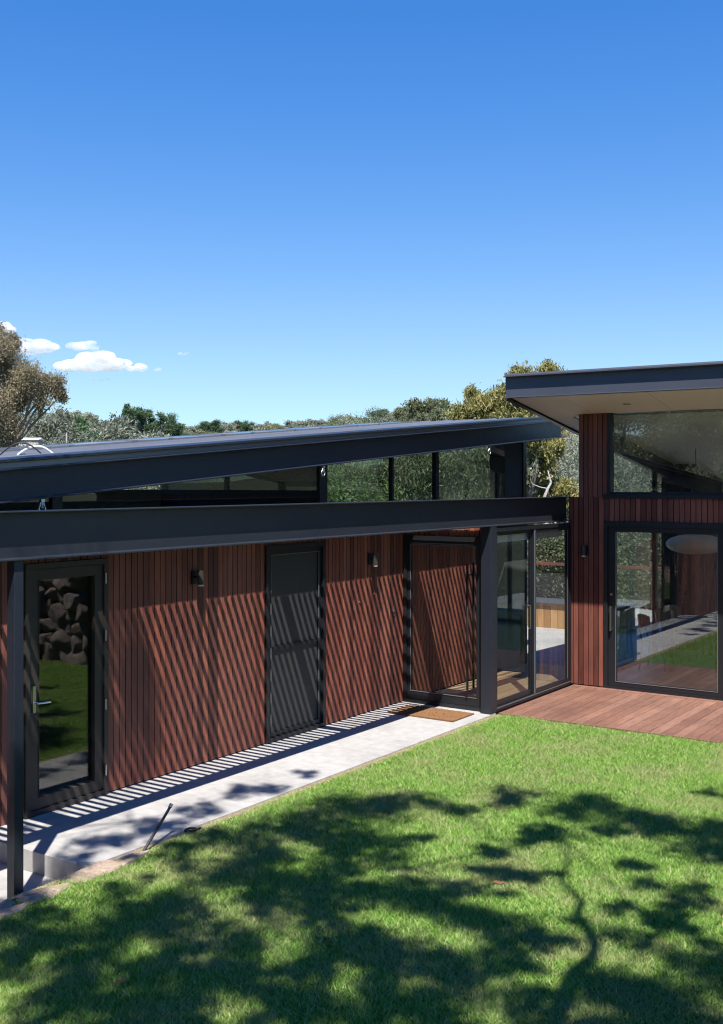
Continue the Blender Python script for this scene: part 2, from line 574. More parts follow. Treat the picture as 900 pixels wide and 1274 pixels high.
def boards_x(m, x0, x1, z0, z1, y, pitch=.079, gap=.011, t=.022):
    n = max(1, round((x1 - x0) / pitch)); p = (x1 - x0) / n
    for i in range(n):
        m.box(x0 + i * p + gap / 2, x0 + (i + 1) * p - gap / 2, y + random.uniform(-.0015, .0015), y + t, z0, z1, mi=0)


WZ = 2.60
for (y0, y1, zb) in ((-1.0, 6.36, -.17), (7.345, 9.735, 0), (10.895, 12.70, 0)):
    m = MB(); boards_y(m, y0, y1, zb + .012, WZ, P_IN)
    m.box(P_IN - .15, P_IN - .024, y0 + .001, y1 - .001, zb - .1, WZ, mi=1)
    W(m.build('timber_wall', [M['timber'], M['backing']], wing))
for (y0, y1) in ((6.36, 7.345), (9.735, 10.895)):
    m = MB(); boards_y(m, y0, y1, 2.272, WZ, P_IN); m.box(P_IN - .15, P_IN - .024, y0 + .001, y1 - .001, 2.272, WZ, mi=1)
    W(m.build('timber_wall', [M['timber'], M['backing']], wing))
m = MB(); boards_y(m, 12.70, 15.50, .012, WZ, P_IN - .001); m.box(P_IN - .15, P_IN - .024, 12.705, 15.49, -.1, WZ, mi=1)
W(m.build('timber_wall', [M['timber'], M['backing']], wing))
# closed ledge between the louvres and the clerestory
m = MB(); m.box(P_IN - .15, -7.69, -1, 16.6, WZ + .003, 2.70)
W(m.build('ledge', M['steel'], wing))
# dark end block
m = MB(); m.box(-8.45, P_IN - .01, 15.78, 16.60, -.05, 2.60)
W(m.build('end_wall', M['inner'], wing))
m = MB(); m.box(-8.30, -8.02, 15.86, 16.47, 2.702, ROOF_A + ROOF_B * 15.9)
W(m.build('end_panel', M['inner'], wing))

# inside: floor, back walls, partition
m = MB(); m.box(-10.9, P_IN - .151, -1, 16.6, -.3, -.01); W(m.build('floor', M['darkfloor'], wing))
m = MB()
m.box(-10.9, -10.75, -1, 10.9, -.01, 2.9); m.box(-10.9, -10.75, 10.9, 16.6, -.01, 2.05)
m.box(-10.75, P_IN - .151, -1.15, -1.0, -.01, 2.4)
W(m.build('back_wall', M['plaster'], wing))
m = MB()
m.prism_x([(10.86, 0), (10.96, 0), (10.96, ROOF_A + ROOF_B * 10.96 + .10), (10.86, ROOF_A + ROOF_B * 10.86 + .10)], -10.74, P_IN - .155)
W(m.build('partition', M['inner'], wing)); m = MB(); m.box(-10.74, P_IN - .155, 7.9, 8.0, 0, 2.6)
W(m.build('partition', M['inner'], wing))
# roof slab, seams, fascia beam
RX0, RX1, RY0, RY1 = -11.0, -7.765, -2.0, 17.35
m = MB()
za, zb = ROOF_A + ROOF_B * RY0, ROOF_A + ROOF_B * RY1
m.prism([(RX0, .13), (RX1, .13), (RX1, .335), (RX0, .32)], (RY0, za), (RY1, zb))
W(m.build('roof', M['roof'], wing))
m = MB()
yy = RY0 + .3
xs = RX0 + .25
while xs < RX1 - .1:
    m.prism([(xs - .012, .325), (xs + .012, .325), (xs + .008, .365), (xs - .008, .365)], (RY0 + .02, za), (RY1 - .02, zb)); xs += .45
W(m.build('roof_seam', M['roof'], wing))
m = MB()
m.prism([(RX0 - .02, .33), (RX0 + .04, .33), (RX0 + .04, .355), (RX0 - .02, .355)], (RY0, za), (RY1, zb))
m.prism_x([(RY1 + .002, zb + .12), (RY1 + .05, zb + .12), (RY1 + .05, zb + .36), (RY1 + .002, zb + .36)], RX0, RX1 + .02)
m.prism([(RX1 - .14, .338), (RX1 + .09, .338), (RX1 + .09, .368), (RX1 - .14, .378)], (RY0, za), (RY1, zb))
bev(W(m.build('roof_flashing', M['steel'], wing)))


def channel(x_out, z0, z1, w=.09, t=.012, tw=.010):
    xo, xw = x_out, x_out - w
    return [(xo, z0), (xo, z0 + t), (xw, z0 + t), (xw, z1 - t), (xo, z1 - t), (xo, z1), (xw - tw, z1), (xw - tw, z0)]


m = MB(); m.prism(channel(-7.64, 0, .285, .104, .014), (RY0, za), (RY1 + .06, ROOF_A + ROOF_B * (RY1 + .06)))
bev(W(m.build('roof_beam', M['steel'], wing)))
# horizontal pergola beam and its louvres
m = MB(); m.prism(channel(-6.585, 2.425, 2.79, .088, .015), (-2.0, 0), (15.20, 0))
bev(W(m.build('pergola_beam', M['beam'], wing)))
m = MB(); y = -1.9
while y < 15.15:
    cross = any(abs(y - c) < .06 for c in (2.7, 5.35, 9.62, 12.35, 14.6))
    m.box(-7.688, -6.700, y, y + (.108 if cross else .042), 2.57, 2.605); y += .109
W(m.build('louvre', M['steel'], wing))
tag_post = []
for (x0, x1, y0, y1, z0) in ((-6.70, -6.615, 5.19, 5.275, -.17), (-6.735, -6.585, 12.62, 12.77, -.05)):
    m = MB(); m.box(x0, x1, y0, y1, z0, 2.424); bev(W(m.build('post', M['steel'], wing)))
# clerestory glazing under the raked beam
for (y0, y1) in ((-1, 6.70), (6.82, 10.82), (10.98, 12.45), (12.49, 13.62), (13.70, 15.85)):
    m = MB()
    m.prism_x([(y0, 2.702), (y1, 2.702), (y1, ROOF_A + ROOF_B * y1 + .128), (y0, ROOF_A + ROOF_B * y0 + .128)], P_IN - .052, P_IN - .044)
    W(m.build('clerestory_pane', M['darkglass'], wing))
for (y0, y1, a, b) in ((6.70, 6.82, .10, .02), (10.82, 10.98, .10, .02), (12.45, 12.49, .07, .01), (13.62, 13.70, .08, .01), (16.48, 16.60, .15, .02)):
    m = MB(); m.box(P_IN - a, P_IN - b, y0, y1, 2.702, ROOF_A + ROOF_B * y0 + .128); W(m.build('clerestory_post', M['frame'], wing))
# rear and end glazing that lets the trees show through
m = MB(); m.prism_x([(10.97, 2.06), (16.55, 2.06), (16.55, ROOF_A + ROOF_B * 16.55 + .128), (10.97, ROOF_A + ROOF_B * 10.97 + .128)], -10.82, -10.81)
W(m.build('rear_pane', M['glass'], wing))
m = MB(); m.box(-10.75, -8.46, 16.50, 16.51, 2.06, ROOF_A + ROOF_B * 16.5 + .128); W(m.build('rear_pane', M['glass'], wing))
m = MB(); m.box(-10.75, -8.46, 16.45, 16.55, -.01, 2.058); W(m.build('back_wall', M['plaster'], wing))


def frame_y(m, y0, y1, z0, z1, xa, xb, s, top=None, bot=None):
    """rectangular frame in a wall that runs along y"""
    top = s if top is None else top; bot = s if bot is None else bot
    m.box(xa, xb, y0, y0 + s, z0, z1); m.box(xa, xb, y1 - s, y1, z0, z1)
    m.box(xa, xb, y0 + s, y1 - s, z1 - top, z1); m.box(xa, xb, y0 + s, y1 - s, z0, z0 + bot)


def frame_x(m, x0, x1, z0, z1, ya, yb, s, top=None, bot=None, sr=None):
    top = s if top is None else top; bot = s if bot is None else bot; sr = s if sr is None else sr
    m.box(x0, x0 + s, ya, yb, z0, z1); m.box(x1 - sr, x1, ya, yb, z0, z1)
    m.box(x0 + s, x1 - sr, ya, yb, z1 - top, z1); m.box(x0 + s, x1 - sr, ya, yb, z0, z0 + bot)


# glazed hinged door
m = MB(); frame_y(m, 6.365, 7.34, .002, 2.268, -8.10, -7.955, .05)
d = tag(W(m.build('glass_door', M['bronze'], wing)), 'bronze framed glass door with lever handle')
m = MB(); frame_y(m, 6.42, 7.285, .055, 2.213, -8.06, -7.975, .10)
m.box(-7.974, -7.968, 6.519, 6.525, .15, 2.12); m.box(-7.974, -7.968, 7.18, 7.186, .15, 2.12)
W(m.build('leaf_frame', M['bronze'], d))
W(box('pane', M['leafglass'], d, -8.025, -8.015, 6.52, 7.185, .155, 2.113))
m = MB(); m.box(-7.973, -7.962, 6.45, 6.485, .93, 1.17); m.tube([(-7.965, 6.467, 1.02), (-7.91, 6.467, 1.02), (-7.905, 6.50, 1.02), (-7.905, 6.60, 1.015)], .009)
W(m.build('handle', M['silver'], d))
for z in (.24, .87, 1.53, 2.08):
    m = MB(); m.tube([(-7.95, 7.303, z - .05), (-7.95, 7.303, z + .05)], .009); W(m.build('hinge', M['silver'], d))

# screen door
m = MB(); frame_y(m, 9.74, 10.89, .002, 2.27, -8.10, -7.958, .055, bot=.05)
d = tag(W(m.build('screen_door', M['frame'], wing)), 'black mesh screen door with a mid rail')
m = MB(); frame_y(m, 9.80, 10.83, .055, 2.21, -8.03, -7.99, .05); m.box(-8.03, -7.985, 9.85, 10.78, 1.055, 1.095)
W(m.build('leaf_frame', M['frame'], d))
m = MB(); m.box(-8.012, -8.008, 9.85, 10.78, .105, 1.054); m.box(-8.012, -8.008, 9.85, 10.78, 1.096, 2.16)
W(m.build('mesh', M['screen'], d))
W(box('pane', M['darkglass'], d, -8.075, -8.065, 9.80, 10.83, .055, 2.21))
m = MB(); m.tube([(-7.984, 9.852, .11), (-7.984, 9.852, 2.16)], .004); m.tube([(-7.984, 10.778, .11), (-7.984, 10.778, 2.16)], .004)
m.tube([(-7.984, 9.852, 2.158), (-7.984, 10.778, 2.158)], .004)
W(m.build('bead', M['bead'], d))

# entry door across the path end
m = MB(); frame_x(m, -7.975, -6.738, .002, 2.275, 12.70, 12.80, .055, top=.06, bot=.05)
d = tag(W(m.build('entry_door', M['frame'], wing)), 'black framed glass entry door with long pull handle')
m = MB(); frame_x(m, -7.915, -6.80, .055, 2.21, 12.715, 12.765, .055, top=.055, bot=.115, sr=.05)
W(m.build('leaf_frame', M['frame'], d))
W(box('pane', M['glass'], d, -7.86, -6.85, 12.735, 12.745, .17, 2.155))
for yo in (12.66, 12.83):
    m = MB(); m.tube([(-6.955, yo, .27), (-6.955, yo, 1.93)], .016, 12)
    for z in (.42, 1.78): m.tube([(-6.955, yo, z), (-6.955, 12.74, z)], .009)
    W(m.build('handle', M['rubber'] if yo < 12.7 else M['frame'], d, True))
m = MB(); m.box(-7.862, -6.848, 12.709, 12.714, .163, .171); m.box(-7.867, -7.862, 12.709, 12.714, .163, 2.16); m.box(-7.862, -6.848, 12.709, 12.714, 2.155, 2.161)
W(m.build('bead', M['bead'], d))
m = MB(); boards_x(m, -7.97, -6.74, 2.279, 2.56, 12.74); m.box(-7.97, -6.74, 12.763, 12.79, 2.279, 2.56, mi=1)
W(m.build('timber_wall', [M['timber'], M['backing']], wing))

# sliding glass side of the entry
GX = -6.625
m = MB(); frame_y(m, 12.775, 15.195, .002, 2.40, GX - .06, GX + .03, .04, bot=.05, top=.05)
d = tag(W(m.build('side_window', M['frame'], wing)), 'floor to ceiling glass side of the entry with black frame')
m = MB(); frame_y(m, 12.82, 13.95, .055, 2.348, GX - .045, GX - .01, .06, bot=.07, top=.05); frame_y(m, 13.93, 15.15, .054, 2.347, GX - .008, GX + .02, .075, bot=.06, top=.05)
W(m.build('leaf_frame', M['frame'], d))
m = MB(); m.box(GX - .03, GX - .022, 12.88, 13.89, .125, 2.298); m.box(GX + .002, GX + .010, 14.005, 15.075, .114, 2.297)
W(m.build('pane', M['glass'], d))
m = MB(); m.box(GX + .021, GX + .027, 13.95, 13.968, .06, 2.34); m.box(GX + .031, GX + .034, 12.80, 15.17, .046, .056); m.box(GX + .021, GX + .025, 15.06, 15.072, .11, 2.3)
W(m.build('bead', M['bead'], d))
m = MB(); m.box(GX - .16, GX - .065, 12.86, 13.90, 2.20, 2.335); m.box(GX - .16, GX - .065, 14.0, 15.08, 2.20, 2.335)
W(m.build('blind', M['blind'], d))
m = MB(); m.tube([(GX - .005, 13.80, .98), (GX + .03, 13.80, .98), (GX + .03, 13.80, 1.30), (GX - .005, 13.80, 1.30)], .012); W(m.build('handle', M['silver'], d))
# entry floor
m = MB(); x = -7.96
while x < -6.70:
    m.box(x, min(x + .118, -6.69), 12.81, 16.66, -.03, .003); x += .12
m.box(-7.96, -6.69, 12.81, 16.66, -.2, -.031, rnd=.5)
W(m.build('entry_floor', M['floor'], wing))

# ------------------------------------------------------------------ right pavilion
FY = 15.23
pav = thing('house_pavilion', 'taller timber clad pavilion with overhanging skillion roof and glass door behind the deck', 'house', (-4, FY, 0))


def P(o): return local(pav, o)


def soff(y): return 4.01 + .16 * (FY - y)


m = MB()
boards_x(m, -6.655, -6.50, .012, 2.78, FY); boards_x(m, -6.50, -6.10, .012, 2.78, FY); boards_x(m, -6.495, -6.045, 2.782, soff(FY) - .004, FY)
m.box(-6.65, -6.105, FY + .024, FY + .16, -.1, 2.78, mi=1); m.box(-6.49, -6.05, FY + .024, FY + .16, 2.78, 4.0, mi=1)
P(m.build('timber_column', [M['timber'], M['backing']], pav))
m = MB(); boards_x(m, -6.099, .8, 2.435, 2.765, FY + .001); m.box(-6.09, .8, FY + .026, FY + .16, 2.435, 2.765, mi=1)
P(m.build('timber_band', [M['timber'], M['backing']], pav))
m = MB(); boards_x(m, -2.45, .8, .012, 2.434, FY + .001); m.box(-2.44, .8, FY + .026, FY + .16, -.1, 2.434, mi=1)
P(m.build('timber_wall', [M['timber'], M['backing']], pav))
m = MB(); boards_y(m, FY + .03, 16.15, .012, 2.78, -6.655, sgn=-1); boards_y(m, FY + .17, 16.15, .012, 3.55, -6.455)
m.box(-6.632, -6.49, FY + .17, 16.15, -.1, 2.78, mi=1); m.box(-6.492, -6.48, FY + .17, 16.15, 2.782, 3.55, mi=1)
P(m.build('timber_wall', [M['timber'], M['backing']], pav))

# big sliding door
m = MB(); frame_x(m, -6.098, -2.46, .002, 2.432, FY - .02, FY + .14, .06, top=.075, bot=.03)
m.box(-4.30, -4.24, FY - .018, FY + .14, .033, 2.356)
d = tag(P(m.build('sliding_door', M['frame'], pav)), 'black framed sliding glass door with silver pull')
m = MB(); frame_x(m, -6.036, -4.302, .034, 2.355, FY + .01, FY + .06, .115, top=.075, bot=.075, sr=.15)
frame_x(m, -4.238, -2.522, .034, 2.355, FY + .02, FY + .07, .11, top=.075, bot=.075)
P(m.build('leaf_frame', M['frame'], d))
m = MB(); m.box(-5.92, -4.453, FY + .03, FY + .040, .110, 2.279); m.box(-4.127, -2.633, FY + .04, FY + .05, .110, 2.279)
P(m.build('pane', M['doorglass'], d))
m = MB(); m.box(-5.926, -5.919, FY + .004, FY + .009, .102, 2.28); m.box(-5.919, -4.452, FY + .004, FY + .009, .102, .110); m.box(-4.457, -4.45, FY + .004, FY + .009, .111, 2.28)
P(m.build('bead', M['bead'], d))
m = MB(); m.box(-5.995, -5.97, FY - .045, FY - .03, .84, 1.20); m.box(-5.995, -5.97, FY - .03, FY + .009, .85, .88); m.box(-5.995, -5.97, FY - .03, FY + .009, 1.16, 1.19)
P(m.build('handle', M['silver'], d))
m = MB(); m.tube([(-5.985, FY - .008, 1.37), (-5.985, FY + .009, 1.37)], .02, 12); P(m.build('lock', M['silver'], d))

# upper window
m = MB(); m.box(-6.10, .8, FY - .035, FY + .14, 2.767, 2.825); m.box(-6.043, -6.0, FY - .01, FY + .14, 2.828, 4.0); m.box(-6.0, .8, FY + .02, FY + .10, 2.826, 2.86)
d = tag(P(m.build('upper_window', M['frame'], pav)), 'wide clerestory window under the overhanging roof')
m = MB(); m.box(-5.999, .8, FY + .05, FY + .058, 2.862, 4.003); P(m.build('pane', M['doorglass'], d))

# roof, soffit, fascia channel
PX0, PX1, PYF, PYR = -7.05, 1.4, 14.04, 22.3
m = MB()
m.prism_x([(PYF, soff(PYF) + .012), (PYR, soff(PYR) + .012), (PYR, soff(PYR) + .26), (PYF, soff(PYF) + .295)], PX0 + .012, PX1)
P(m.build('roof', M['roof'], pav))
m = MB()
xs = [PX0 + .03, -6.26, -5.06, -3.86, -2.66, -1.46, -.26, PX1 - .02]
for a, b in zip(xs[:-1], xs[1:]):
    m.prism_x([(PYF + .004, soff(PYF) + .001), (FY - .004, soff(FY) + .001), (FY - .004, soff(FY) + .009), (PYF + .004, soff(PYF) + .009)], a + .003, b - .003)
a = xs[0]
m.prism_x([(FY + .17, soff(FY + .17) + .001), (PYR - .05, soff(PYR - .05) + .001), (PYR - .05, soff(PYR - .05) + .009), (FY + .17, soff(FY + .17) + .009)], a, -6.66)
m.prism_x([(FY + .003, soff(FY + .003) + .001), (FY + .166, soff(FY + .166) + .001), (FY + .166, soff(FY + .166) + .009), (FY + .003, soff(FY + .003) + .009)], a, -6.52)
P(m.build('soffit', M['soffit'], pav))
m = MB(); m.prism_x([(FY + .17, soff(FY + .17) - .006), (21.3, soff(21.3) - .006), (21.3, soff(21.3) + .004), (FY + .17, soff(FY + .17) + .004)], -6.48, .8)
P(m.build('ceiling', M['ceiling'], pav))


def chan_y(y_out, z0, z1, w, t=.014):
    return [(y_out, z0), (y_out + w + .01, z0), (y_out + w + .01, z1), (y_out, z1), (y_out, z1 - t), (y_out + w, z1 - t), (y_out + w, z0 + t), (y_out, z0 + t)]


z0 = soff(PYF) - .012
m = MB(); m.prism_x(chan_y(PYF - .085, z0, z0 + .315, .075, .016), PX0 - .04, PX1)
bev(P(m.build('fascia', M['fascia'], pav)))
m = MB(); m.prism_x([(PYF - .075, z0 + .317), (PYF + .06, z0 + .317), (PYF + .10, z0 + .352), (PYF - .06, z0 + .345)], PX0 - .03, PX1)
bev(P(m.build('roof_flashing', M['fascia'], pav)))
m = MB()     # raked side fascia following the fall of the roof
m.prism_x([(PYF - .004, soff(PYF) - .016), (PYR, soff(PYR) - .016), (PYR, soff(PYR) + .27), (PYF - .004, soff(PYF) + .29)], PX0 - .012, PX0 + .010)
m.prism_x([(PYF - .004, soff(PYF) - .03), (PYR, soff(PYR) - .03), (PYR, soff(PYR) - .018), (PYF - .004, soff(PYF) - .018)], PX0 - .05, PX0 + .025)
P(m.build('side_fascia', M['steel'], pav))
for (x, y) in ((-5.55, 14.7),):
    m = MB(); m.lathe([(.052, -.004), (.055, -.001), (.03, -.001), (.028, .0)], (x, y, soff(y) - .006), 20); P(m.build('downlight', M['inner'], pav))

# inside the pavilion
m = MB(); x = -6.48
while x < .8:
    m.box(x, x + .118, FY + .15, 21.28, -.03, .002); x += .12
m.box(-6.48, .8, FY + .15, 21.28, -.3, -.032, rnd=.5)
P(m.build('floor', M['floor'], pav))
m = MB()     # side wall: steel beam under the ceiling, glazing, stone fireplace
m.prism_x([(16.16, soff(16.16) - .30), (19.45, soff(19.45) - .30), (19.45, soff(19.45) - .012), (16.16, soff(16.16) - .012)], -6.56, -6.47)
P(m.build('side_beam', M['steel'], pav))
m = MB(); m.box(-6.53, -6.47, 18.50, 18.60, .003, soff(18.55) - .302); m.box(-6.53, -6.47, 16.155, 16.21, .003, soff(16.2) - .302); m.box(-6.53, -6.47, 16.21, 18.5, .003, .05); m.box(-6.53, -6.47, 18.6, 19.44, .003, .05)
d = P(m.build('side_window', M['frame'], pav))
m = MB(); m.prism_x([(16.212, .052), (18.498, .052), (18.498, soff(18.498) - .303), (16.212, soff(16.212) - .303)], -6.51, -6.502)
m.prism_x([(18.602, .052), (19.44, .052), (19.44, soff(19.44) - .303), (18.602, soff(18.602) - .303)], -6.51, -6.502)
P(m.build('pane', M['glass'], d))
m = MB(); m.prism_x([(19.47, -.02), (21.2, -.02), (21.2, soff(21.2) - .008), (19.47, soff(19.47) - .008)], -6.70, -6.10); P(m.build('fireplace', M['darkstone'], pav))
m = MB()
for x in (-6.08, -4.4, -2.7, -1.0, .72): m.box(x, x + .08, 21.22, 21.29, .003, soff(21.29) - .01)
m.box(-6.0, .72, 21.22, 21.29, .003, .06)
d = P(m.build('rear_window', M['frame'], pav))
m = MB(); m.box(-5.999, .719, 21.25, 21.258, .062, soff(21.26) - .012); P(m.build('pane', M['glass'], d))
m = MB(); m.box(.8, .90, FY + .02, 21.3, -.1, .06)  # added glazing in the unseen end wall, lets sun in to brighten the ceiling
for y in (FY + .14, 17.2, 19.2, 21.2): m.box(.8, .90, y, y + .08, .062, soff(y + .08) - .012)
d = P(m.build('added_end_window', M['frame'], pav))
m = MB(); m.prism_x([(FY + .23, .063), (21.19, .063), (21.19, soff(21.19) - .012), (FY + .23, soff(FY + .23) - .012)], .84, .85); P(m.build('pane', M['glass'], d))

# furniture seen through the door
TX, TY = -5.35, 18.1
t = thing('dining_table', 'long timber dining table inside behind the sliding glass door', 'table', (TX, TY, .002))
m = MB(); m.box(-.45, .45, -1.15, 1.15, .705, .745); m.build('tabletop', M['chairwood'], t)
for sx in (-.36, .36):
    for sy in (-1.0, 1.0):
        m = MB(); m.box(sx - .035, sx + .035, sy - .035, sy + .035, 0, .704); m.build('leg', M['chairwood'], t)


def make_chair(lbl):
    c = thing('dining_chair', lbl, 'chair', (0, 0, .002), 'dining chairs inside the pavilion')
    m = MB()
    for i in range(8):
        a0, a1 = -.21 + i * .0525, -.21 + (i + 1) * .0525
        zz = .445 + .012 * abs(i - 3.5) / 3.5
        m.box(-.21, .21, a0, a1, zz, zz + .016, rnd=.5)
    m.build('seat', M['chairwood'], c)
    m = MB()
    for i in range(10):
        a = R(-52 + i * 10.4); a2 = R(-52 + (i + 1) * 10.4)
        rr = .26
        p = [(-.02 - rr * math.cos(a), rr * math.sin(a)), (-.02 - rr * math.cos(a2), rr * math.sin(a2))]
        hi = .86 - .05 * (abs(i - 4.5) / 4.5) ** 2; lo = .64
        (xa, ya), (xb, yb) = p
        q = [(xa, ya, lo), (xb, yb, lo), (xb - .02, yb, hi), (xa - .02, ya, hi)]
        m.face(q, .5); m.face([(x + .014, y, z) for x, y, z in q][::-1], .5)
        m.face([q[3], q[2], (q[2][0] + .014, q[2][1], q[2][2]), (q[3][0] + .014, q[3][1], q[3][2])], .5)
    m.build('backrest', M['chairwood'], c)
    for sx, sy in ((-1, -1), (-1, 1), (1, -1), (1, 1)):
        m = MB(); m.tube([(sx * .17, sy * .16, .445), (sx * .21, sy * .20, 0)], [.012, .010]); m.build('leg', M['rubber'], c)
        if sx < 0:
            m = MB(); m.tube([(-.18, sy * .15, .445), (-.255, sy * .12, .70)], .010); m.build('back_support', M['rubber'], c)
    return c


lbls = ['dining chair nearest the sliding glass door, with curved timber back', 'middle dining chair of the row along the timber table', 'dining chair nearest the stone fireplace, with curved timber back']
ch0 = None
for i, y in enumerate((17.25, 18.05, 18.85)):
    if ch0 is None: ch0 = c = make_chair(lbls[0])
    else: c = copy_tree(ch0); c['label'] = lbls[i]
    c.location = (-6.02, y, .002)
lp = thing('pendant_lamp', 'large ribbed white paper pendant lamp hanging above the dining table', 'lamp', (-5.62, 18.0, 1.98))
prof = []
for i in range(33):
    a = -math.pi / 2 + math.pi * i / 32
    prof.append((max(.06, .47 * math.cos(a) ** .8 if math.cos(a) > 0 else .06) + (.008 if i % 2 else 0), .16 * math.sin(a)))
m = MB(); m.lathe(prof, (0, 0, 0), 48); m.build('lamp_shade', M['paper'], lp, True)
m = MB(); m.tube([(0, 0, .16), (0, 0, soff(18.0) - .01 - 1.98)], .006); m.build('cord', M['rubber'], lp)

# rear terrace furniture seen through the entry glass
t = thing('planter_box', 'pale timber clad planter box on the rear terrace seen through the entry glass', 'planter', (-9.7, 21.4, -.02))
m = MB(); n = 22
for i in range(n): m.box(-1.65 + i * .15, -1.65 + i * .15 + .142, -.45, -.43, 0, .47)
m.box(-1.65, 1.65, -.429, .4, 0, .46, rnd=.5)
m.build('body', M['pinebox'], t)
m = MB(); m.box(-1.70, 1.70, -.49, .45, .472, .52); m.build('cap', M['inner'], t)
t = thing('handrail', 'timber topped handrail at the back edge of the rear terrace', 'railing', (-10.5, 25.2, -.02))
m = MB(); m.box(-5, 3.8, -.06, .06, .96, 1.02); m.build('rail', M['timber'], t)
for x in (-5, -2.8, -.6, 1.6, 3.7):
    m = MB(); m.box(x, x + .06, -.03, .03, 0, .958); m.build('post', M['timber'], t)
m = MB(); m.box(-4.9, 3.7, -.004, .004, .06, .95); m.build('pane', M['glass'], t)

# ------------------------------------------------------------------ small things on the walls, path and roof


def wall_lamp(lbl, loc, rz):
    o = thing('wall_lamp', lbl, 'wall lamp', loc, 'wall lamps on the timber cladding'); o.rotation_euler.z = rz
    return o


wl = wall_lamp('wall lamp on the cladding between glass door and screen door', (P_IN + .002, 8.56, 2.0), 0)
m = MB(); m.box(0, .022, -.05, .05, -.07, .07); m.build('backplate', M['frame'], wl)
m = MB(); m.tube([(.022, 0, 0), (.06, 0, 0)], .014); m.build('arm', M['frame'], wl)
m = MB(); m.tube([(.095, 0, -.075), (.095, 0, .075)], .037, 20); m.build('body', M['bronze'], wl)
m = MB(); m.tube([(.095, 0, -.092), (.095, 0, -.0755)], .031, 20); m.build('lens', M['white'], wl)
w2 = copy_tree(wl); w2.location = (P_IN + .002, 11.88, 2.0); w2['label'] = 'wall lamp on the cladding between screen door and entry door'
w3 = copy_tree(wl); w3.location = (-6.38, FY - .003, 2.0); w3.rotation_euler.z = R(-90); w3['label'] = 'wall lamp on the timber column beside the sliding door'

b = thing('doorbell', 'small round doorbell on the cladding left of the entry door', 'doorbell', (P_IN + .002, 12.47, 1.25))
m = MB(); m.tube([(0, 0, -.001), (.012, 0, -.001)], .03, 20); m.box(0, .01, -.022, .022, -.055, -.0305); m.build('plate', M['silver'], b)
m = MB(); m.tube([(.0125, 0, 0), (.02, 0, 0)], .014, 16); m.build('button', M['frame'], b)
for (y, z, l) in ((11.645, 1.46, 'lower steel stud on the cladding right of the screen door'), (11.97, 1.54, 'upper steel stud on the cladding below the wall lamp')):
    m = MB(); m.tube([(0, 0, 0), (.012, 0, 0), (.016, 0, 0)], [.012, .012, .006], 12)
    o = m.build('wall_stud', M['silver']); o.location = (P_IN + .002, y, z); tag(o, l, 'stud', 'studs on the cladding')

m = MB(); m.box(-7.74, -6.77, 11.95, 12.50, .004, .02)
rg = np.random.default_rng(5)
for i in range(700):
    x, y = rg.uniform(-7.745, -6.765), rg.uniform(11.945, 12.505)
    m.tube([(x, y, .018), (x + rg.normal(0, .006), y + rg.normal(0, .006), .026)], [.004, .001], 3, cap=False)
tag(m.build('doormat', M['coir']), 'brown coir doormat in front of the entry door', 'doormat')


def shackle(y, lbl):
    z = ROOF_A + ROOF_B * y
    o = thing('shackle', lbl, 'shackle', (-7.655, y, z - .002), 'steel shackles under the raked roof beam')
    m = MB()
    pts = [(0, .012 * math.sin(R(a)) * (1 if i else 1) * 2.4, -.085 + .04 * math.cos(R(a)) - .0) for i, a in enumerate(range(-150, 151, 25))]
    pts = [(0, -.010, -.01)] + [(0, .034 * math.sin(R(a)), -.085 - .034 * math.cos(R(a))) for a in range(-140, 141, 20)] + [(0, .010, -.01)]
    m.tube(pts, .0075, 8); m.build('loop', M['silver'], o, True)
    m = MB(); m.box(-.014, .014, -.02, .02, -.026, 0); m.build('clamp', M['silver'], o)
    m = MB(); m.tube([(0, 0, -.02), (0, 0, -.075)], .006); m.tube([(0, -.012, -.075), (0, .012, -.075)], .007); m.build('pin', M['silver'], o)
    return o


shackle(6.30, 'steel shackle hanging under the low left end of the roof beam')
shackle(10.42, 'steel shackle hanging under the roof beam left of the clerestory post')
shackle(14.62, 'steel shackle hanging under the roof beam near its right end')

hp = thing('pipe_stub', 'bent black pipe sticking up from the lawn edge beside the path', 'pipe', (-6.50, 6.33, -.03))
m = MB(); m.tube([(.02, -.03, -.06), (.01, .04, .03), (0, .13, .10), (-.02, .24, .175), (-.04, .34, .24), (-.05, .40, .285)], .012, 10); m.build('hose', M['rubber'], hp, True)
m = MB(); m.tube([(-.05, .40, .284), (-.056, .425, .305)], .016, 10); m.build('connector', M['silver'], hp)
m = MB(); pts = [(-6.55 + .035 * math.cos(a) + .004 * a, 6.97 + .05 * math.sin(a * 1.3) + .004 * a, -.01 + .02 * abs(math.sin(a * .7))) for a in np.linspace(0, 9, 30)]
m.tube(pts, .010, 8)
tag(m.build('cable_coil', M['rubber'], None, True), 'small black coil of cable at the lawn edge', 'cable')

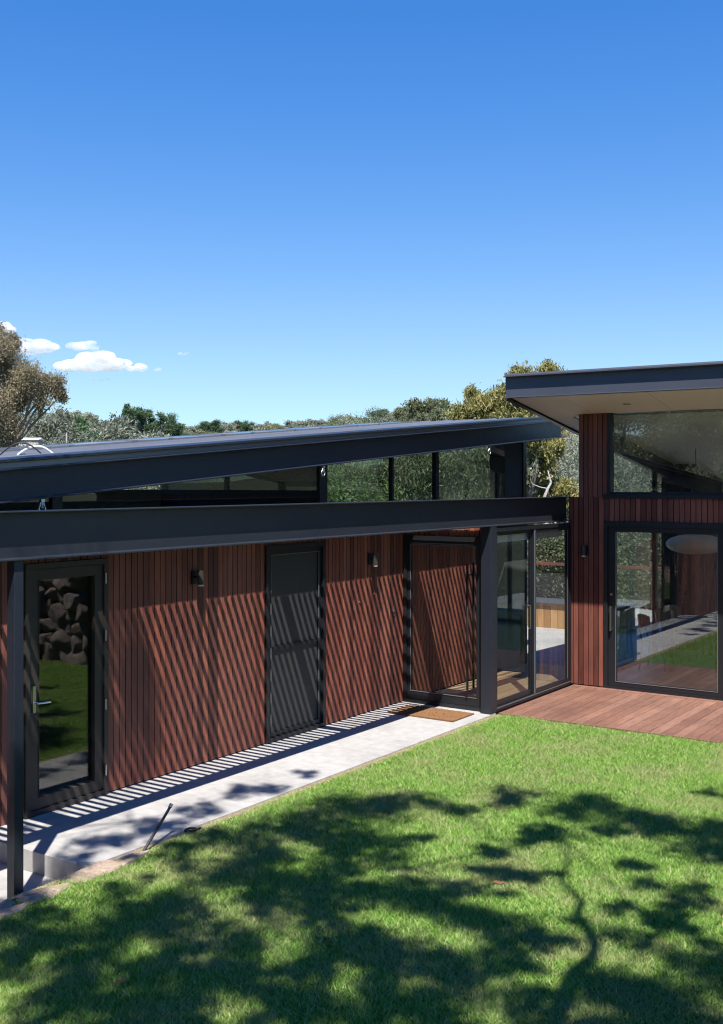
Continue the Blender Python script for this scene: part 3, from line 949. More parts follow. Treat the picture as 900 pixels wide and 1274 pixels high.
# edging stones by the step
st = [(-6.44, 6.22, .17, .11, 'small pale edging stone furthest along the path edge'), (-6.49, 5.82, .26, .12, 'long sandstone edging slab beside the step'),
      (-6.45, 5.32, .24, .12, 'weathered edging slab in front of the post base'), (-6.44, 4.86, .22, .13, 'edging slab just left of the post'), (-6.46, 4.40, .24, .12, 'leftmost edging slab at the picture edge')]
for i, (x, y, ry, rx, l) in enumerate(st):
    rg_ = np.random.default_rng(300 + i); ang = np.sort(rg_.random(11) * 6.28)
    ring = [(rx * (1.0 + .18 * rg_.normal()) * np.sign(math.cos(q)) * abs(math.cos(q)) ** .6, ry * (1 + .10 * rg_.normal()) * np.sign(math.sin(q)) * abs(math.sin(q)) ** .6) for q in ang]
    m = MB(); nn = len(ring); zt = [.022 + .012 * rg_.random() for _ in ring]
    for q in range(nn):
        q2 = (q + 1) % nn; (xa, ya), (xb, yb) = ring[q], ring[q2]
        m.face([(xa, ya, -.09), (xb, yb, -.09), (xb, yb, zt[q2] - .014), (xa, ya, zt[q] - .014)])
        m.face([(xa, ya, zt[q] - .014), (xb, yb, zt[q2] - .014), (xb * .9, yb * .93, zt[q2]), (xa * .9, ya * .93, zt[q])])
        m.face([(xa * .9, ya * .93, zt[q]), (xb * .9, yb * .93, zt[q2]), (xb * .45, yb * .45, .030 + .004 * (q2 % 2)), (xa * .45, ya * .45, .030 + .004 * (q % 2))])
        m.face([(xa * .45, ya * .45, .030 + .004 * (q % 2)), (xb * .45, yb * .45, .030 + .004 * (q2 % 2)), (0, 0, .032)])
    o = m.build('edging_stone', M['sandstone'])
    o.location = (x, y, -.025); tag(o, l, 'stone', 'edging stones along the path')

# fallen leaves
LEAFM = mat_leaf('fallen_leaf', [(0, (.22, .08, .04)), (1, (.34, .16, .08))], .1, .1)
for i, (x, y, s, l) in enumerate(((-3.78, 7.36, .045, 'reddish fallen leaf on the shaded middle of the lawn'), (-4.9, 4.62, .055, 'pinkish fallen leaf on the grass at the lower left'))):
    m = MB()
    for k in range(4):
        a, b2 = -1 + k * .5, -1 + (k + 1) * .5
        wa, wb = .38 * (1 - a * a), .38 * (1 - b2 * b2)
        za, zb_ = .15 * a * a, .15 * b2 * b2
        m.face([(a * s, -wa * s, za * s), (b2 * s, -wb * s, zb_ * s), (b2 * s, wb * s, zb_ * s + .006), (a * s, wa * s, za * s + .006)], random.random())
    o = m.build('fallen_leaf', LEAFM); o.location = (x, y, .0); o.rotation_euler = (.1, .1, i * 1.3 + .4); tag(o, l, 'leaf')

# roof top: conduit and solar panels
cz = lambda y: ROOF_A + ROOF_B * y + .33
cd = thing('conduit', 'white flexible conduit looping over the roof at the left', 'conduit', (-9.0, 7.05, cz(7.05))); cd.scale = (.5, .5, .75)
m = MB(); m.tube([(.10 + .42 * k - .02 * math.sin(k * 9), -.02 + .70 * k, .02 + .14 * math.sin(math.pi * k) - .01) for k in np.linspace(0, 1, 14)], .016, 10); m.build('pipe', M['white'], cd, True)
m = MB(); m.tube([(-.1 + .55 * k, -.25 + .62 * k, .025 + .17 * math.sin(math.pi * k)) for k in np.linspace(0, 1, 12)], .011, 8); m.build('cable', M['rubber'], cd, True)
PANEL = mat_paint('panel_cells', (.05, .055, .085), .18, .6, .1, 3)
pl = None
names = ['lowest solar panel at the left end of the roof row', 'second solar panel up from the left end of the roof row', 'third solar panel up the raked roof', 'fourth solar panel up the raked roof', 'fifth solar panel up the raked roof', 'sixth solar panel up the raked roof', 'seventh solar panel up the raked roof', 'highest solar panel near the far end of the roof']
for i in range(8):
    y = 4.2 + i * 1.62
    if pl is None:
        pl = q = thing('solar_panel', names[0], 'solar panel', group='solar panels on the raked roof')
        m = MB(); m.box(-.5, .5, -.77, .77, .012, .045); m.build('panel', PANEL, q)
        m = MB(); m.box(-.52, .52, -.795, -.772, .01, .05); m.box(-.52, .52, .772, .795, .01, .05); m.box(.502, .522, -.772, .772, .01, .05); m.box(-.522, -.502, -.772, .772, .01, .05); m.build('frame', M['bead'], q)
        for yy in (-.5, .5):
            m = MB(); m.box(.523, .55, yy - .03, yy + .03, .0, .058); m.build('clamp', M['silver'], q)
    else:
        q = copy_tree(pl); q['label'] = names[i]
    q.location = (-10.42, y, cz(y) + .005); q.rotation_euler = (math.atan(ROOF_B), 0, 0)

# ------------------------------------------------------------------ trees


def leaves(cl, leaf, droop=.5, rg=RNG, sub=9, subr=.34, tone=.0):
    """cl: list of (cx,cy,cz,rx,ry,rz,n). returns V,F,rnd of leaf quads gathered in sub-clumps"""
    Ps, Rn = [], []
    for (cx, cy, cz_, rx, ry, rz, n) in cl:
        k = max(2, sub)
        u = rg.normal(size=(k, 3)); u /= np.linalg.norm(u, axis=1)[:, None]
        u *= (rg.random(k) ** .45)[:, None] * .85
        pick = rg.integers(0, k, n)
        off = rg.normal(size=(n, 3)) * subr
        p = (u[pick] + off * .75) * np.array((rx, ry, rz)) + np.array((cx, cy, cz_))
        Ps.append(p)
        tones = rg.normal(0, .16, k)
        Rn.append(np.clip(.45 + tone + tones[pick] + rg.normal(0, .16, n), 0, 1))
    P_ = np.concatenate(Ps); n = len(P_); rn = np.concatenate(Rn)
    d_ = rg.normal(size=(n, 3)); d_[:, 2] -= droop * 1.6; d_ /= np.linalg.norm(d_, axis=1)[:, None]
    q = rg.normal(size=(n, 3)); s_ = np.cross(d_, q); s_ /= np.linalg.norm(s_, axis=1)[:, None] + 1e-9
    L = leaf[0] * (.6 + .8 * rg.random(n))[:, None]; Wd = leaf[1] * (.6 + .8 * rg.random(n))[:, None]
    V_ = np.empty((n, 4, 3))
    V_[:, 0] = P_ - d_ * L * .5; V_[:, 1] = P_ + s_ * Wd * .5; V_[:, 2] = P_ + d_ * L * .5; V_[:, 3] = P_ - s_ * Wd * .5
    return V_.reshape(-1, 3), np.arange(n * 4).reshape(-1, 4), rn


L_GREY = mat_leaf('grey_gum_leaf', [(0, (.15, .165, .118)), (.5, (.29, .305, .228)), (1, (.46, .46, .37))], .36)
L_OLIVE = mat_leaf('olive_gum_leaf', [(0, (.10, .115, .060)), (.5, (.205, .225, .120)), (1, (.35, .34, .21))], .36)
L_PINE = mat_leaf('dark_conifer_needle', [(0, (.040, .074, .036)), (.5, (.075, .128, .060)), (1, (.125, .19, .092))], .3)
L_BROWN = mat_leaf('bronze_gum_leaf', [(0, (.13, .118, .075)), (.5, (.25, .222, .145)), (1, (.40, .34, .235))], .38)
L_GOLD = mat_leaf('yellow_gum_leaf', [(0, (.11, .12, .040)), (.4, (.25, .25, .085)), (.75, (.40, .36, .15)), (1, (.48, .34, .20))], .38)
L_GREEN = mat_leaf('bright_green_leaf', [(0, (.070, .105, .036)), (.5, (.145, .205, .070)), (1, (.26, .33, .13))], .35)
L_SHADE = mat_leaf('canopy_leaf', [(0, (.06, .075, .035)), (1, (.16, .17, .09))], .15)


def trunk_mesh(m, base_r, hgt, forks, rg):
    top = Vector((rg.normal(0, .03) * hgt, rg.normal(0, .03) * hgt, hgt * .45))
    mid = Vector((rg.normal(0, .03) * hgt, rg.normal(0, .03) * hgt, hgt * .22))
    m.tube([(0, 0, -.6), tuple(mid), tuple(top)], [base_r, base_r * .8, base_r * .6], 8)
    for f in forks:
        f = Vector(f); b = top.lerp(f, .5) + Vector((rg.normal(0, .03), rg.normal(0, .03), .02)) * hgt
        m.tube([tuple(top), tuple(b), tuple(f)], [base_r * .5, base_r * .3, base_r * .1], 6)


def proto(name, seed, h, clumps, leaf, lm, droop, base_r=.2, sub=9, subr=.34, barkm=None):
    rg = np.random.default_rng(seed)
    t = thing(name, 'x', 'tree')
    V_, F_, r_ = leaves(clumps, leaf, droop, rg, sub, subr)
    np_mesh('crown', V_, F_, r_, lm, t)
    m = MB(); trunk_mesh(m, base_r, h, [c[:3] for c in clumps], rg); m.build('trunk', barkm or M['bark'], t, True)
    return t


def rand_clumps(seed, h, n, spread, cr, per, flat=.75, lo=.42):
    rg = np.random.default_rng(seed); out = []
    for i in range(n):
        a = rg.random() * 2 * math.pi; q = rg.random() ** .5 * spread
        zz = h * (lo + (.93 - lo) * rg.random()) - .35 * q
        r_ = cr * (.7 + .6 * rg.random())
        out.append((q * math.cos(a), q * math.sin(a), zz, r_, r_, r_ * flat, int(1.7 * per * (r_ / cr) ** 2)))
    out.append((0, 0, h * .86, cr, cr, cr * flat, per))
    return out


# far trees: nine kinds, then copies
PR = {}
far = (.46, .19)
PR['grey1'] = proto('gum_tree', 21, 10, rand_clumps(1, 10, 10, 3.0, 1.5, 520), far, L_GREY, .5)
PR['grey2'] = proto('gum_tree', 22, 10, rand_clumps(2, 10, 13, 3.6, 1.4, 460), far, L_GREY, .5)
PR['grey3'] = proto('gum_tree', 28, 10, rand_clumps(9, 10, 8, 2.4, 1.3, 420, .9, .5), far, L_GREY, .5)
PR['olive1'] = proto('gum_tree', 23, 10, rand_clumps(3, 10, 11, 3.0, 1.5, 500), far, L_OLIVE, .5)
PR['olive2'] = proto('gum_tree', 24, 10, rand_clumps(4, 10, 8, 2.6, 1.7, 600, .6, .6), far, L_OLIVE, .5)
pc = []
for i in range(11):
    q = 2.3 * (1 - i / 12) + .15
    for k in range(3):
        a = i * 1.3 + k * 2.1
        pc.append((q * .55 * math.cos(a), q * .55 * math.sin(a), 1.6 + i * .8, q * .62, q * .62, .5, 210))
PR['pine1'] = proto('pine_tree', 25, 10, pc, (.36, .11), L_PINE, .1, .2, 7)
PR['pine2'] = proto('pine_tree', 26, 10, rand_clumps(5, 10, 12, 2.0, 1.25, 520, .8, .3), (.34, .12), L_PINE, .2)
PR['green1'] = proto('leafy_tree', 27, 10, rand_clumps(6, 10, 11, 2.7, 1.5, 560, .8, .35), far, L_GREEN, .4)
near = (.145, .055)


def dense(cl, k): return [(a, b, c, d, e, f, int(n * k)) for a, b, c, d, e, f, n in cl]


PR['greena'] = proto('leafy_tree', 31, 10, dense(rand_clumps(6, 10, 12, 2.7, 1.5, 560, .8, .3), 6.0), near, L_GREEN, .5, sub=14, subr=.3)
PR['olivea'] = proto('gum_tree', 32, 10, dense(rand_clumps(3, 10, 12, 3.0, 1.5, 500, .8, .3), 6.0), near, L_OLIVE, .8, sub=14, subr=.3)
PR['greya'] = proto('gum_tree', 33, 10, dense(rand_clumps(1, 10, 12, 3.0, 1.5, 520, .8, .3), 6.0), near, L_GREY, .6, sub=14, subr=.3)
used = set()
LBL = {'grey': ('pale grey green gum tree on the far bush hillside', 'grey gums on the far hillside'),
       'olive': ('olive green gum tree on the far bush hillside', 'olive gums on the far hillside'),
       'pine': ('dark green conifer standing among the pale gums', 'dark conifers on the hillside'),
       'green': ('bright green leafy tree in the gully behind the house', 'green trees behind the house')}


def place(kind, px, d, h, sink=0.0, wide=1.0, label=None, group=None, ztop=None):
    t_ = (px - 450) / 1364
    x = d * (CAMF[0] + CAMR[0] * t_); y = d * (CAMF[1] + CAMR[1] * t_)
    z = float(terrain_z(np.array(x), np.array(y))) - sink
    if ztop is not None: h = max(2.5, ztop - z)
    o = PR[kind] if kind not in used else copy_tree(PR[kind])
    used.add(kind)
    o.location = (x, y, z); s = h / 10
    o.scale = (s * wide, s * wide, s); o.rotation_euler.z = random.random() * 6.28
    L = LBL[kind.rstrip('123a')]
    tag(o, label or L[0], 'tree', group or L[1])
    return o


rg = np.random.default_rng(77)
kinds = ['grey1', 'grey2', 'grey3', 'grey1', 'grey2', 'olive1', 'olive2', 'grey3']
skyline = lambda px: np.interp(px, [-100, 60, 130, 250, 320, 420, 520, 600, 700, 1000], [515, 512, 520, 528, 527, 520, 508, 500, 498, 490])
for ring, (d0, step_) in enumerate(((62, 34), (85, 27), (112, 22), (145, 18), (185, 15), (225, 12))):
    px = -70 + rg.random() * 20
    while px < 745:
        d = d0 + rg.uniform(-10, 10)
        # nearer rings stay lower in the picture than the skyline ring
        ytop = skyline(px) + (5 - ring) * 6.5 + rg.normal(0, 3.5)
        zt = 3 + (600 - ytop) * d / 1364
        kd = kinds[rg.integers(0, len(kinds))]
        if ring < 2: kd = ('greya', 'olivea', 'greya')[rg.integers(0, 3)]
        place(kd, px, d, 0, 1.0, rg.uniform(1.0, 1.6), ztop=zt)
        px += step_ * rg.uniform(.75, 1.3) * (.95 if ring > 3 else 1.15)
cl = []
for i in range(260):          # the wooded slope itself, one mass of crowns
    px = rg.uniform(40, 735); d = 95 + 145 * rg.random() ** .7; t_ = (px - 450) / 1364
    x = d * (CAMF[0] + CAMR[0] * t_); y = d * (CAMF[1] + CAMR[1] * t_); r_ = rg.uniform(1.5, 2.7)
    cl.append((x, y, float(terrain_z(np.array(x), np.array(y))) + r_ * rg.uniform(.2, .9), r_, r_, r_ * .85, int(330 * r_ * r_ / 2)))
L_BUSH = mat_leaf('mixed_bush_leaf', [(0, (.050, .085, .040)), (.25, (.115, .145, .075)), (.5, (.23, .25, .165)), (.75, (.36, .37, .275)), (1, (.50, .49, .39))], .36)
pv, pf, pr, n0 = [], [], [], 0
for i, c in enumerate(cl):
    V_, F_, r_ = leaves([c], (.27, .13), .4, rg, 7, .30, tone=(-.28, -.05, .0, .06, .12, .16, -.12)[i % 7])
    pv.append(V_); pf.append(F_ + n0); pr.append(r_); n0 += len(V_)
tag(np_mesh('distant_bush', np.concatenate(pv), np.concatenate(pf), np.concatenate(pr), L_BUSH), 'grey green bush covering the far hillside', 'bush', kind='stuff')
for px, yt, d, kd in ((102, 512, 95, 'pine2'), (112, 530, 80, 'pine2'), (158, 503, 170, 'pine1'), (174, 503, 165, 'pine2'), (186, 506, 168, 'pine2'), (200, 510, 165, 'pine2'), (212, 524, 160, 'pine2'), (222, 525, 160, 'pine2'),
                      (258, 522, 190, 'pine2'), (268, 520, 185, 'pine2'), (298, 521, 190, 'pine2'), (312, 523, 180, 'pine2')):
    place(kd, px, d, 0, .3, 1.1, ztop=3 + (600 - yt) * d / 1364)
place('olive2', 535, 140, 0, .3, .9, 'dark round crowned gum standing above the ridge skyline', 'gums breaking the skyline', ztop=3 + (600 - 492) * 140 / 1364)
place('olive2', 505, 150, 0, .3, .8, 'small flat crowned gum on the ridge left of the taller one', 'gums breaking the skyline', ztop=3 + (600 - 503) * 150 / 1364)
place('olive1', 552, 135, 0, .3, .8, 'thin crowned gum on the ridge right of the dark round one', 'gums breaking the skyline', ztop=3 + (600 - 494) * 135 / 1364)

# lower green trees in the gully, seen through the clerestory
for px, yt, d, kd in ((420, 563, 36, 'greena'), (450, 570, 33, 'greena'), (395, 560, 40, 'olivea'), (490, 556, 38, 'olivea'), (520, 552, 42, 'greya'), (560, 548, 40, 'olivea'), (600, 545, 37, 'greya'), (635, 540, 44, 'olivea'),
                      (760, 560, 40, 'greya'), (800, 565, 36, 'greya'), (840, 565, 42, 'olivea'), (700, 575, 52, 'greya'), (880, 560, 38, 'greya'), (780, 610, 34, 'olivea'), (820, 612, 35, 'greya'), (720, 600, 48, 'olivea'), (690, 640, 42, 'olivea'), (660, 650, 44, 'greena'), (860, 625, 36, 'olivea')):
    place(kd, px, d, 0, .3, 1.3, 'leafy tree in the gully showing behind the house glass', 'trees in the gully behind the house', ztop=3 + (600 - yt) * d / 1364)


def at(px, py, d):
    t_ = (px - 450) / 1364
    return (d * (CAMF[0] + CAMR[0] * t_), d * (CAMF[1] + CAMR[1] * t_), 3 + (600 - py) * d / 1364)


def special(name, lbl, d, spots, leaf, lm, droop, basepx, br, sub=10, subr=.34, seed=1, dz=1.0, dens=1.7):
    """a tree given by its leaf masses: (px, py, radius in px, leaf count)"""
    rg_ = np.random.default_rng(seed)
    bx, by, _ = at(basepx, 600, d); bz_ = float(terrain_z(np.array(bx), np.array(by)))
    t = thing(name, lbl, 'tree', (bx, by, bz_))
    cl = []
    for (px, py, rp, n) in spots:
        dd = d + rg_.uniform(-1, 1) * rp * d / 1364 * 1.2
        x, y, z = at(px, py, dd); r_ = rp * d / 1364
        cl.append((x - bx, y - by, z - bz_, r_, r_, r_ * dz, int(n * dens)))
    V_, F_, r_ = leaves(cl, leaf, droop, rg_, sub, subr)
    np_mesh('crown', V_, F_, r_, lm, t)
    m = MB(); hh = max(c[2] for c in cl)
    top = (0, 0, hh * .5)
    m.tube([(0, 0, -.5), (.1, .1, hh * .25), top], [br, br * .8, br * .6], 10)
    for c in cl[::1]:
        e = Vector(c[:3]); b_ = Vector(top).lerp(e, .5) + Vector((rg_.normal(0, .2), rg_.normal(0, .2), .3))
        m.tube([top, tuple(b_), tuple(e)], [br * .45, br * .25, br * .07], 6)
    m.build('trunk', M['bark'], t, True)
    return t


special('gum_tree', 'tall bronze leaved gum tree at the left edge above the roof', 58,
        [(-20, 436, 32, 1700), (4, 436, 20, 900), (-30, 470, 45, 2300), (15, 472, 30, 1500), (45, 470, 22, 1000), (66, 478, 20, 900), (76, 492, 10, 350), (-10, 510, 40, 1800), (25, 503, 22, 700), (50, 500, 16, 380), (5, 540, 34, 1100), (-40, 545, 40, 1300), (-5, 418, 14, 500), (12, 425, 12, 500), (-5, 450, 30, 1600), (10, 490, 26, 1300), (30, 478, 20, 900), (15, 525, 24, 1000)],
        (.125, .052), L_BROWN, .7, -10, .32, 15, .31, 3, 1.0, 4.0)
special('gum_tree', 'pale bushy gum under the tall bronze one at left', 75,
        [(20, 545, 26, 1100), (50, 535, 22, 900), (78, 525, 16, 600), (85, 545, 20, 700), (130, 545, 20, 600), (150, 535, 16, 500)], (.28, .10), L_GREY, .5, 60, .2, 10, .36, 5)
special('gum_tree', 'large golden green gum tree behind the pavilion roof corner', 37,
        [(655, 478, 22, 1500), (690, 478, 22, 1300), (625, 498, 22, 1500), (660, 505, 28, 2000), (700, 505, 25, 1500), (596, 508, 20, 1200), (575, 520, 18, 900), (620, 525, 26, 1500), (670, 530, 26, 1500), (588, 492, 11, 380), (645, 466, 10, 350), (680, 460, 12, 400), (690, 545, 14, 400), (672, 562, 20, 1500), (668, 590, 22, 1600), (700, 612, 20, 1000), (678, 580, 16, 900), (690, 560, 12, 500), (664, 615, 20, 1200)],
        (.16, .048), L_GOLD, .85, 650, .26, 14, .34, 8, 1.0, 2.6)
special('gum_tree', 'drooping olive gum filling the clerestory glass from behind', 33,
        [(480, 575, 30, 1500), (520, 580, 32, 1700), (560, 580, 32, 1700), (600, 580, 32, 1700), (630, 585, 26, 1200), (540, 600, 40, 1500), (610, 610, 40, 1500), (450, 595, 26, 900)],
        (.16, .04), L_OLIVE, .9, 560, .2, 12, .36, 9)
# bleached branch in the gap
x, y, z = at(680, 640, 34)
b = thing('dead_branch', 'bare bleached branch forking up in the gap left of the timber column', 'branch', (x, y, z))
m = MB(); k = 34 / 1364
up = lambda px, py: tuple(np.array(at(px, py, 34)) - np.array((x, y, z)))
m.tube([(0, 0, -2.5), (0, 0, 0), up(677, 620), up(682, 608), up(686, 600), up(683, 590), up(682, 585)], [.10, .075, .05, .045, .036, .022, .010], 8)
m.tube([up(682, 608), up(672, 606), up(662, 602)], [.022, .014, .008], 6)
m.build('limb', M['palebark'], b, True)

# shade tree over the lawn: trunk on the bank beside the camera, crown above the picture
SH = [  # shadow spots on the lawn (x, y, radius, canopy height)
]


def gpt(px, py):
    d = 4092 / (py - 600); t_ = (px - 450) / 1364
    return d * (CAMF[0] + CAMR[0] * t_), d * (CAMF[1] + CAMR[1] * t_)


spots = [(430, 1005, .62), (500, 1000, .42), (565, 1008, .26), (380, 1035, .55), (455, 1055, .5), (330, 1080, .55), (260, 1105, .48), (300, 1040, .40), (380, 1110, .5), (470, 1115, .48), (530, 1105, .25),
         (210, 1150, .5), (130, 1165, .45), (165, 1210, .36), (300, 1180, .42), (235, 1240, .36), (60, 1160, .35), (15, 1120, .3),
         (640, 992, .34), (700, 1000, .42), (770, 1012, .48), (840, 1030, .52), (900, 1048, .5), (690, 1035, .24), (950, 1060, .5), (885, 985, .14),
         (600, 1085, .20), (560, 1135, .30), (600, 1160, .42), (640, 1185, .26), (420, 1185, .40), (480, 1175, .34),
         (570, 1215, .42), (520, 1250, .36), (430, 1260, .36), (350, 1255, .34), (660, 1240, .2),
         (860, 1250, .50), (800, 1255, .42), (760, 1235, .30), (895, 1205, .36), (850, 1125, .16), (880, 1120, .12), (950, 1200, .5), (900, 1300, .5), (700, 1330, .4), (560, 1320, .5),
         (120, 1050, .22), (200, 1028, .30), (300, 985, .24), (335, 980, .20), (385, 962, .16), (70, 1085, .25), (150, 1045, .22), (250, 1008, .24), (225, 1058, .2), (95, 1068, .2), (20, 1200, .26), (95, 1228, .3), (185, 1262, .32), (275, 1222, .3), (60, 1265, .26), (130, 1290, .35), (250, 1300, .35), (10, 1155, .24)]
sh = []
rg = np.random.default_rng(5)
for px, py, r_ in spots:
    gx_, gy_ = gpt(px, py); sh.append((gx_, gy_, r_))
sh += [(-8.35, 8.05, .42), (-8.3, 7.35, .36), (-8.2, 6.6, .3), (-8.6, 7.7, .4)]
for i in range(190):
    px_, py_ = rg.uniform(-30, 980), rg.uniform(1030, 1330)
    gx_, gy_ = gpt(px_, py_); sh.append((gx_, gy_, rg.uniform(.07, .17)))
tree = thing('shade_tree', 'spreading gum tree on the bank whose crown shades the lawn', 'tree', (-.2, 2.5, 1.4))
cl = []
for (gx_, gy_, r_) in sh:
    hz = 8.6 + rg.uniform(-.7, .7)
    n = int(1250 * r_ * r_ * 3.14 / .78) + 40
    cl.append((gx_ - SX * hz + .2, gy_ - SY * hz - 2.5, hz - 1.4, r_ * 1.18, r_ * 1.18, r_ * .9, n))
V_, F_, r_ = leaves(cl, (.125, .030), .6, rg, 11, .25)
np_mesh('crown', V_, F_, r_, L_SHADE, tree)
m = MB()
main = [(0, 0, -.3), (-.10, .15, 1.2)]
for px, py, hz in ((688, 1290, 4.9), (694, 1262, 5.15), (706, 1232, 5.45), (712, 1212, 5.65), (736, 1192, 5.9), (741, 1175, 6.1), (729, 1152, 6.45), (718, 1138, 6.65), (724, 1122, 6.9), (707, 1104, 7.25), (696, 1092, 7.45), (708, 1070, 7.8), (700, 1040, 8.2)):
    gx_, gy_ = gpt(px, py); main.append((gx_ - SX * hz + .2, gy_ - SY * hz - 2.5, hz - 1.4))
m.tube(main, [.20, .15] + list(np.linspace(.066, .016, 13)), 10)
T7, T5 = main[-1], main[4]
hubs = [Vector(main[-1])]
for pth in ([T7, (-1.5, 1.2, 6.9), (-2.8, .9, 7.1), (-4.0, .7, 7.2)], [T7, (-1.2, 2.2, 6.9), (-2.2, 3.0, 7.1)], [T7, (.4, 2.6, 7.0), (.9, 3.4, 7.1)], [T7, (.5, 1.2, 6.7), (1.3, 1.0, 7.0)], [T7, (-1.6, .2, 7.0), (-2.6, -.6, 7.2)]):
    kk = 1.9 if pth[1][0] < -1.4 and pth[1][1] > 1 else 1.0
    m.tube(pth, [.012 * kk, .011 * kk, .010 * kk, .008 * kk][:len(pth)], 8); hubs += [Vector(p) for p in pth]
for c in cl:
    e = Vector(c[:3]); hb = min(hubs, key=lambda q: (q - e).length)
    mid = hb.lerp(e, .5) + Vector((rg.normal(0, .12), rg.normal(0, .12), .08))
    m.tube([tuple(hb), tuple(mid), tuple(e)], [.008, .006, .004], 5)
m.build('trunk', M['bark'], tree, True)

# trees behind the photographer, mirrored in the glass
for i, (x, y, h, kd) in enumerate(((-9, -9, 8, 'olivea'), (-4, -13, 9, 'greya'), (1, -16, 10, 'olivea'), (-13, -4, 7, 'olivea'), (-15, -14, 9, 'greena'), (6, -14, 9, 'greya'), (-8, -20, 11, 'olivea'), (12, -18, 11, 'greya'), (-20, -8, 9, 'olivea'), (-1, -24, 12, 'greya'), (8, -26, 12, 'olivea'), (-14, -26, 12, 'olivea'))):
    o = copy_tree(PR[kd]); s = h / 10
    o.location = (x, y, float(terrain_z(np.array(float(x)), np.array(float(y))))); o.scale = (s * 1.3, s * 1.3, s)
    o.rotation_euler.z = i * 1.1
    tag(o, 'bushy tree behind the lawn mirrored in the pavilion glass', 'tree', 'trees mirrored in the glass')

for kd, o in PR.items():          # kinds never placed in view
    if kd not in used:
        for ch in list(o.children): bpy.data.objects.remove(ch)
        bpy.data.objects.remove(o)

# far house and pole between the trees
x, y, z = at(38, 536, 68)
hs = thing('distant_house', 'distant house with pale roof half hidden by gums at left', 'house', (x, y, z - 1.05)); hs.rotation_euler.z = R(30); hs.scale = (.28, .28, .2)
m = MB(); m.box(-2.4, 2.4, -2, 2, -3, 2.3); m.build('wall', M['plaster'], hs)
m = MB(); m.prism_x([(-2.3, 2.3), (2.3, 2.3), (0, 3.1)], -2.6, 2.6); m.build('roof', M['white'], hs)
x, y, z = at(83, 538, 70)
m = MB(); m.tube([(0, 0, -8), (0, 0, -.3)], .045, 8); m.tube([(0, 0, -.3), (0, 0, 0)], [.045, .03], 8)
o = m.build('power_pole', M['palebark']); o.location = (x, y, z); tag(o, 'thin pale power pole rising between distant gums at left', 'pole')

# ------------------------------------------------------------------ clouds: soft lumps of vapour far away


def mk_cloud():
    n = NT('cloud_vapour')
    vs = n.n('ShaderNodeVolumeScatter'); vs.inputs['Color'].default_value = (1, 1, 1, 1)
    vs.inputs['Density'].default_value = .045; vs.inputs['Anisotropy'].default_value = .15
    f = n.noise(n.coords((.022, .022, .03)), 1.0, 5, .6)
    n.l(n.math('MULTIPLY', n.math('MAXIMUM', n.math('SUBTRACT', f, .36), 0.0), .42), vs.inputs['Density'])
    n.l(vs.outputs[0], n.out.inputs['Volume']); return n.m


CM = mk_cloud()
CD = 2600
for ci, (px, py, wpx, hpx, nb, l) in enumerate(((112, 452, 42, 16, 16, 'largest puffy white cloud low over the hill at left'), (40, 431, 26, 12, 11, 'soft white cloud beside the tall bronze gum'), (100, 430, 22, 8, 7, 'faint thin cloud above the largest one'),
                                               (180, 459, 25, 6, 9, 'small flat cloud right of the largest one'), (229, 439, 8, 4, 4, 'tiny lone cloud right of the others'), (4, 408, 12, 7, 4, 'cloud scrap at the left edge above the gum crown'), (125, 472, 9, 4, 4, 'wisp of cloud just below the largest one'))):
    rg_ = np.random.default_rng(40 + ci); bv, bf = [], []
    k = CD / 1364
    for i in range(nb):
        u_ = rg_.uniform(-1, 1); hh = (1 - u_ * u_) * .8 + .2
        r_ = hpx * k * (.35 + .5 * hh * rg_.random())
        off = CAMR * u_ * wpx * k * .85
        blob(bv, bf, (off[0] + rg_.normal(0, 10), off[1] + rg_.normal(0, 10), rg_.uniform(-.2, .75) * hh * hpx * k - .2 * hpx * k), (r_ * 1.7, r_ * 1.7, r_ * .85), 500 + ci * 20 + i, 3, .16)
    Vc = np.concatenate(bv); Fc = np.concatenate(bf)
    o = np_mesh('cloud', Vc, Fc, np.full(len(Fc), .5), CM, smooth=True)
    o.location = at(px, py, CD); tag(o, l, 'cloud', 'clouds low over the hills at left')

# ------------------------------------------------------------------ light, sky, camera
wd = bpy.data.worlds.new('World'); SC.world = wd; wd.use_nodes = True
nt = wd.node_tree; nt.nodes.clear()
sky = nt.nodes.new('ShaderNodeTexSky'); sky.sky_type = 'NISHITA'; sky.sun_disc = False
hor = math.hypot(SX, SY)
sky.sun_elevation = math.atan(1 / hor); sky.sun_rotation = math.atan2(-SX, -SY)
sky.altitude = 150; sky.air_density = 1.0; sky.dust_density = .1; sky.ozone_density = 1.6
bg = nt.nodes.new('ShaderNodeBackground'); bg.inputs[1].default_value = .15
ow = nt.nodes.new('ShaderNodeOutputWorld')
gm_ = nt.nodes.new('ShaderNodeGamma'); gm_.inputs[1].default_value = .80
hs_ = nt.nodes.new('ShaderNodeHueSaturation'); hs_.inputs['Saturation'].default_value = 1.6; hs_.inputs['Hue'].default_value = .514; hs_.inputs['Value'].default_value = .90
nt.links.new(sky.outputs[0], gm_.inputs[0]); nt.links.new(gm_.outputs[0], hs_.inputs['Color']); num_ = nt.nodes.new('ShaderNodeVectorMath'); num_.operation = 'MULTIPLY'; num_.inputs[1].default_value = (1.5, 1.35, 1.5)
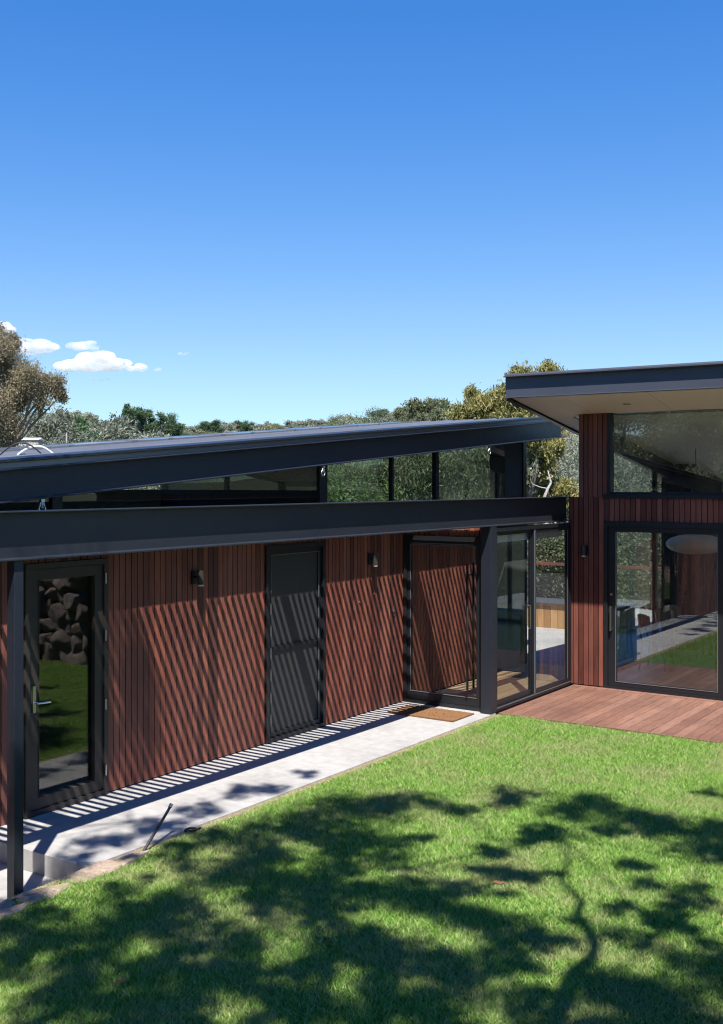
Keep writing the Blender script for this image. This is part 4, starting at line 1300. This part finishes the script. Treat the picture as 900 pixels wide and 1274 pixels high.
den_ = nt.nodes.new('ShaderNodeVectorMath'); den_.operation = 'MULTIPLY_ADD'; den_.inputs[1].default_value = (.27 * 1.6, .27 * .85, .27 * .58); den_.inputs[2].default_value = (1, 1, 1)
dv_ = nt.nodes.new('ShaderNodeVectorMath'); dv_.operation = 'DIVIDE'
nt.links.new(hs_.outputs[0], num_.inputs[0]); nt.links.new(hs_.outputs[0], den_.inputs[0])
nt.links.new(num_.outputs[0], dv_.inputs[0]); nt.links.new(den_.outputs[0], dv_.inputs[1]); g2_ = nt.nodes.new('ShaderNodeGamma'); g2_.inputs[1].default_value = 1.2
sc_ = nt.nodes.new('ShaderNodeVectorMath'); sc_.operation = 'MULTIPLY'; sc_.inputs[1].default_value = (.90, .92, .81)
nt.links.new(dv_.outputs[0], g2_.inputs[0]); nt.links.new(g2_.outputs[0], sc_.inputs[0]); nt.links.new(sc_.outputs[0], bg.inputs[0]); nt.links.new(bg.outputs[0], ow.inputs[0])
sl = bpy.data.lights.new('sun', 'SUN'); sl.energy = 5.0; sl.angle = R(.53); sl.color = (1.0, .955, .89)
so = bpy.data.objects.new('sun', sl); COL.objects.link(so)
so.rotation_euler = Vector((SX, SY, -1)).to_track_quat('-Z', 'Y').to_euler(); so.location = (5, -6, 20)

cam = bpy.data.cameras.new('camera'); co = bpy.data.objects.new('camera', cam); COL.objects.link(co)
co.location = (0, 0, 3.0); co.rotation_euler = (R(90), 0, R(34.3))
cam.sensor_fit = 'HORIZONTAL'; cam.sensor_width = 36; cam.lens = 1364 / 900 * 36
cam.shift_y = -37 / 900; cam.clip_start = .05; cam.clip_end = 9000
SC.camera = co
SC.view_settings.view_transform = 'Standard'; SC.view_settings.look = 'None'
SC.view_settings.exposure = 0.85; SC.view_settings.gamma = 1.0
SC.render.engine = 'CYCLES'
SC.cycles.use_denoising = True
SC.cycles.denoising_prefilter = 'ACCURATE'
SC.cycles.filter_width = 1.15
SC.cycles.volume_bounces = 6; SC.cycles.max_bounces = 10; SC.cycles.transparent_max_bounces = 32
SC.cycles.sample_clamp_indirect = 6
SC.cycles.caustics_reflective = False; SC.cycles.caustics_refractive = False
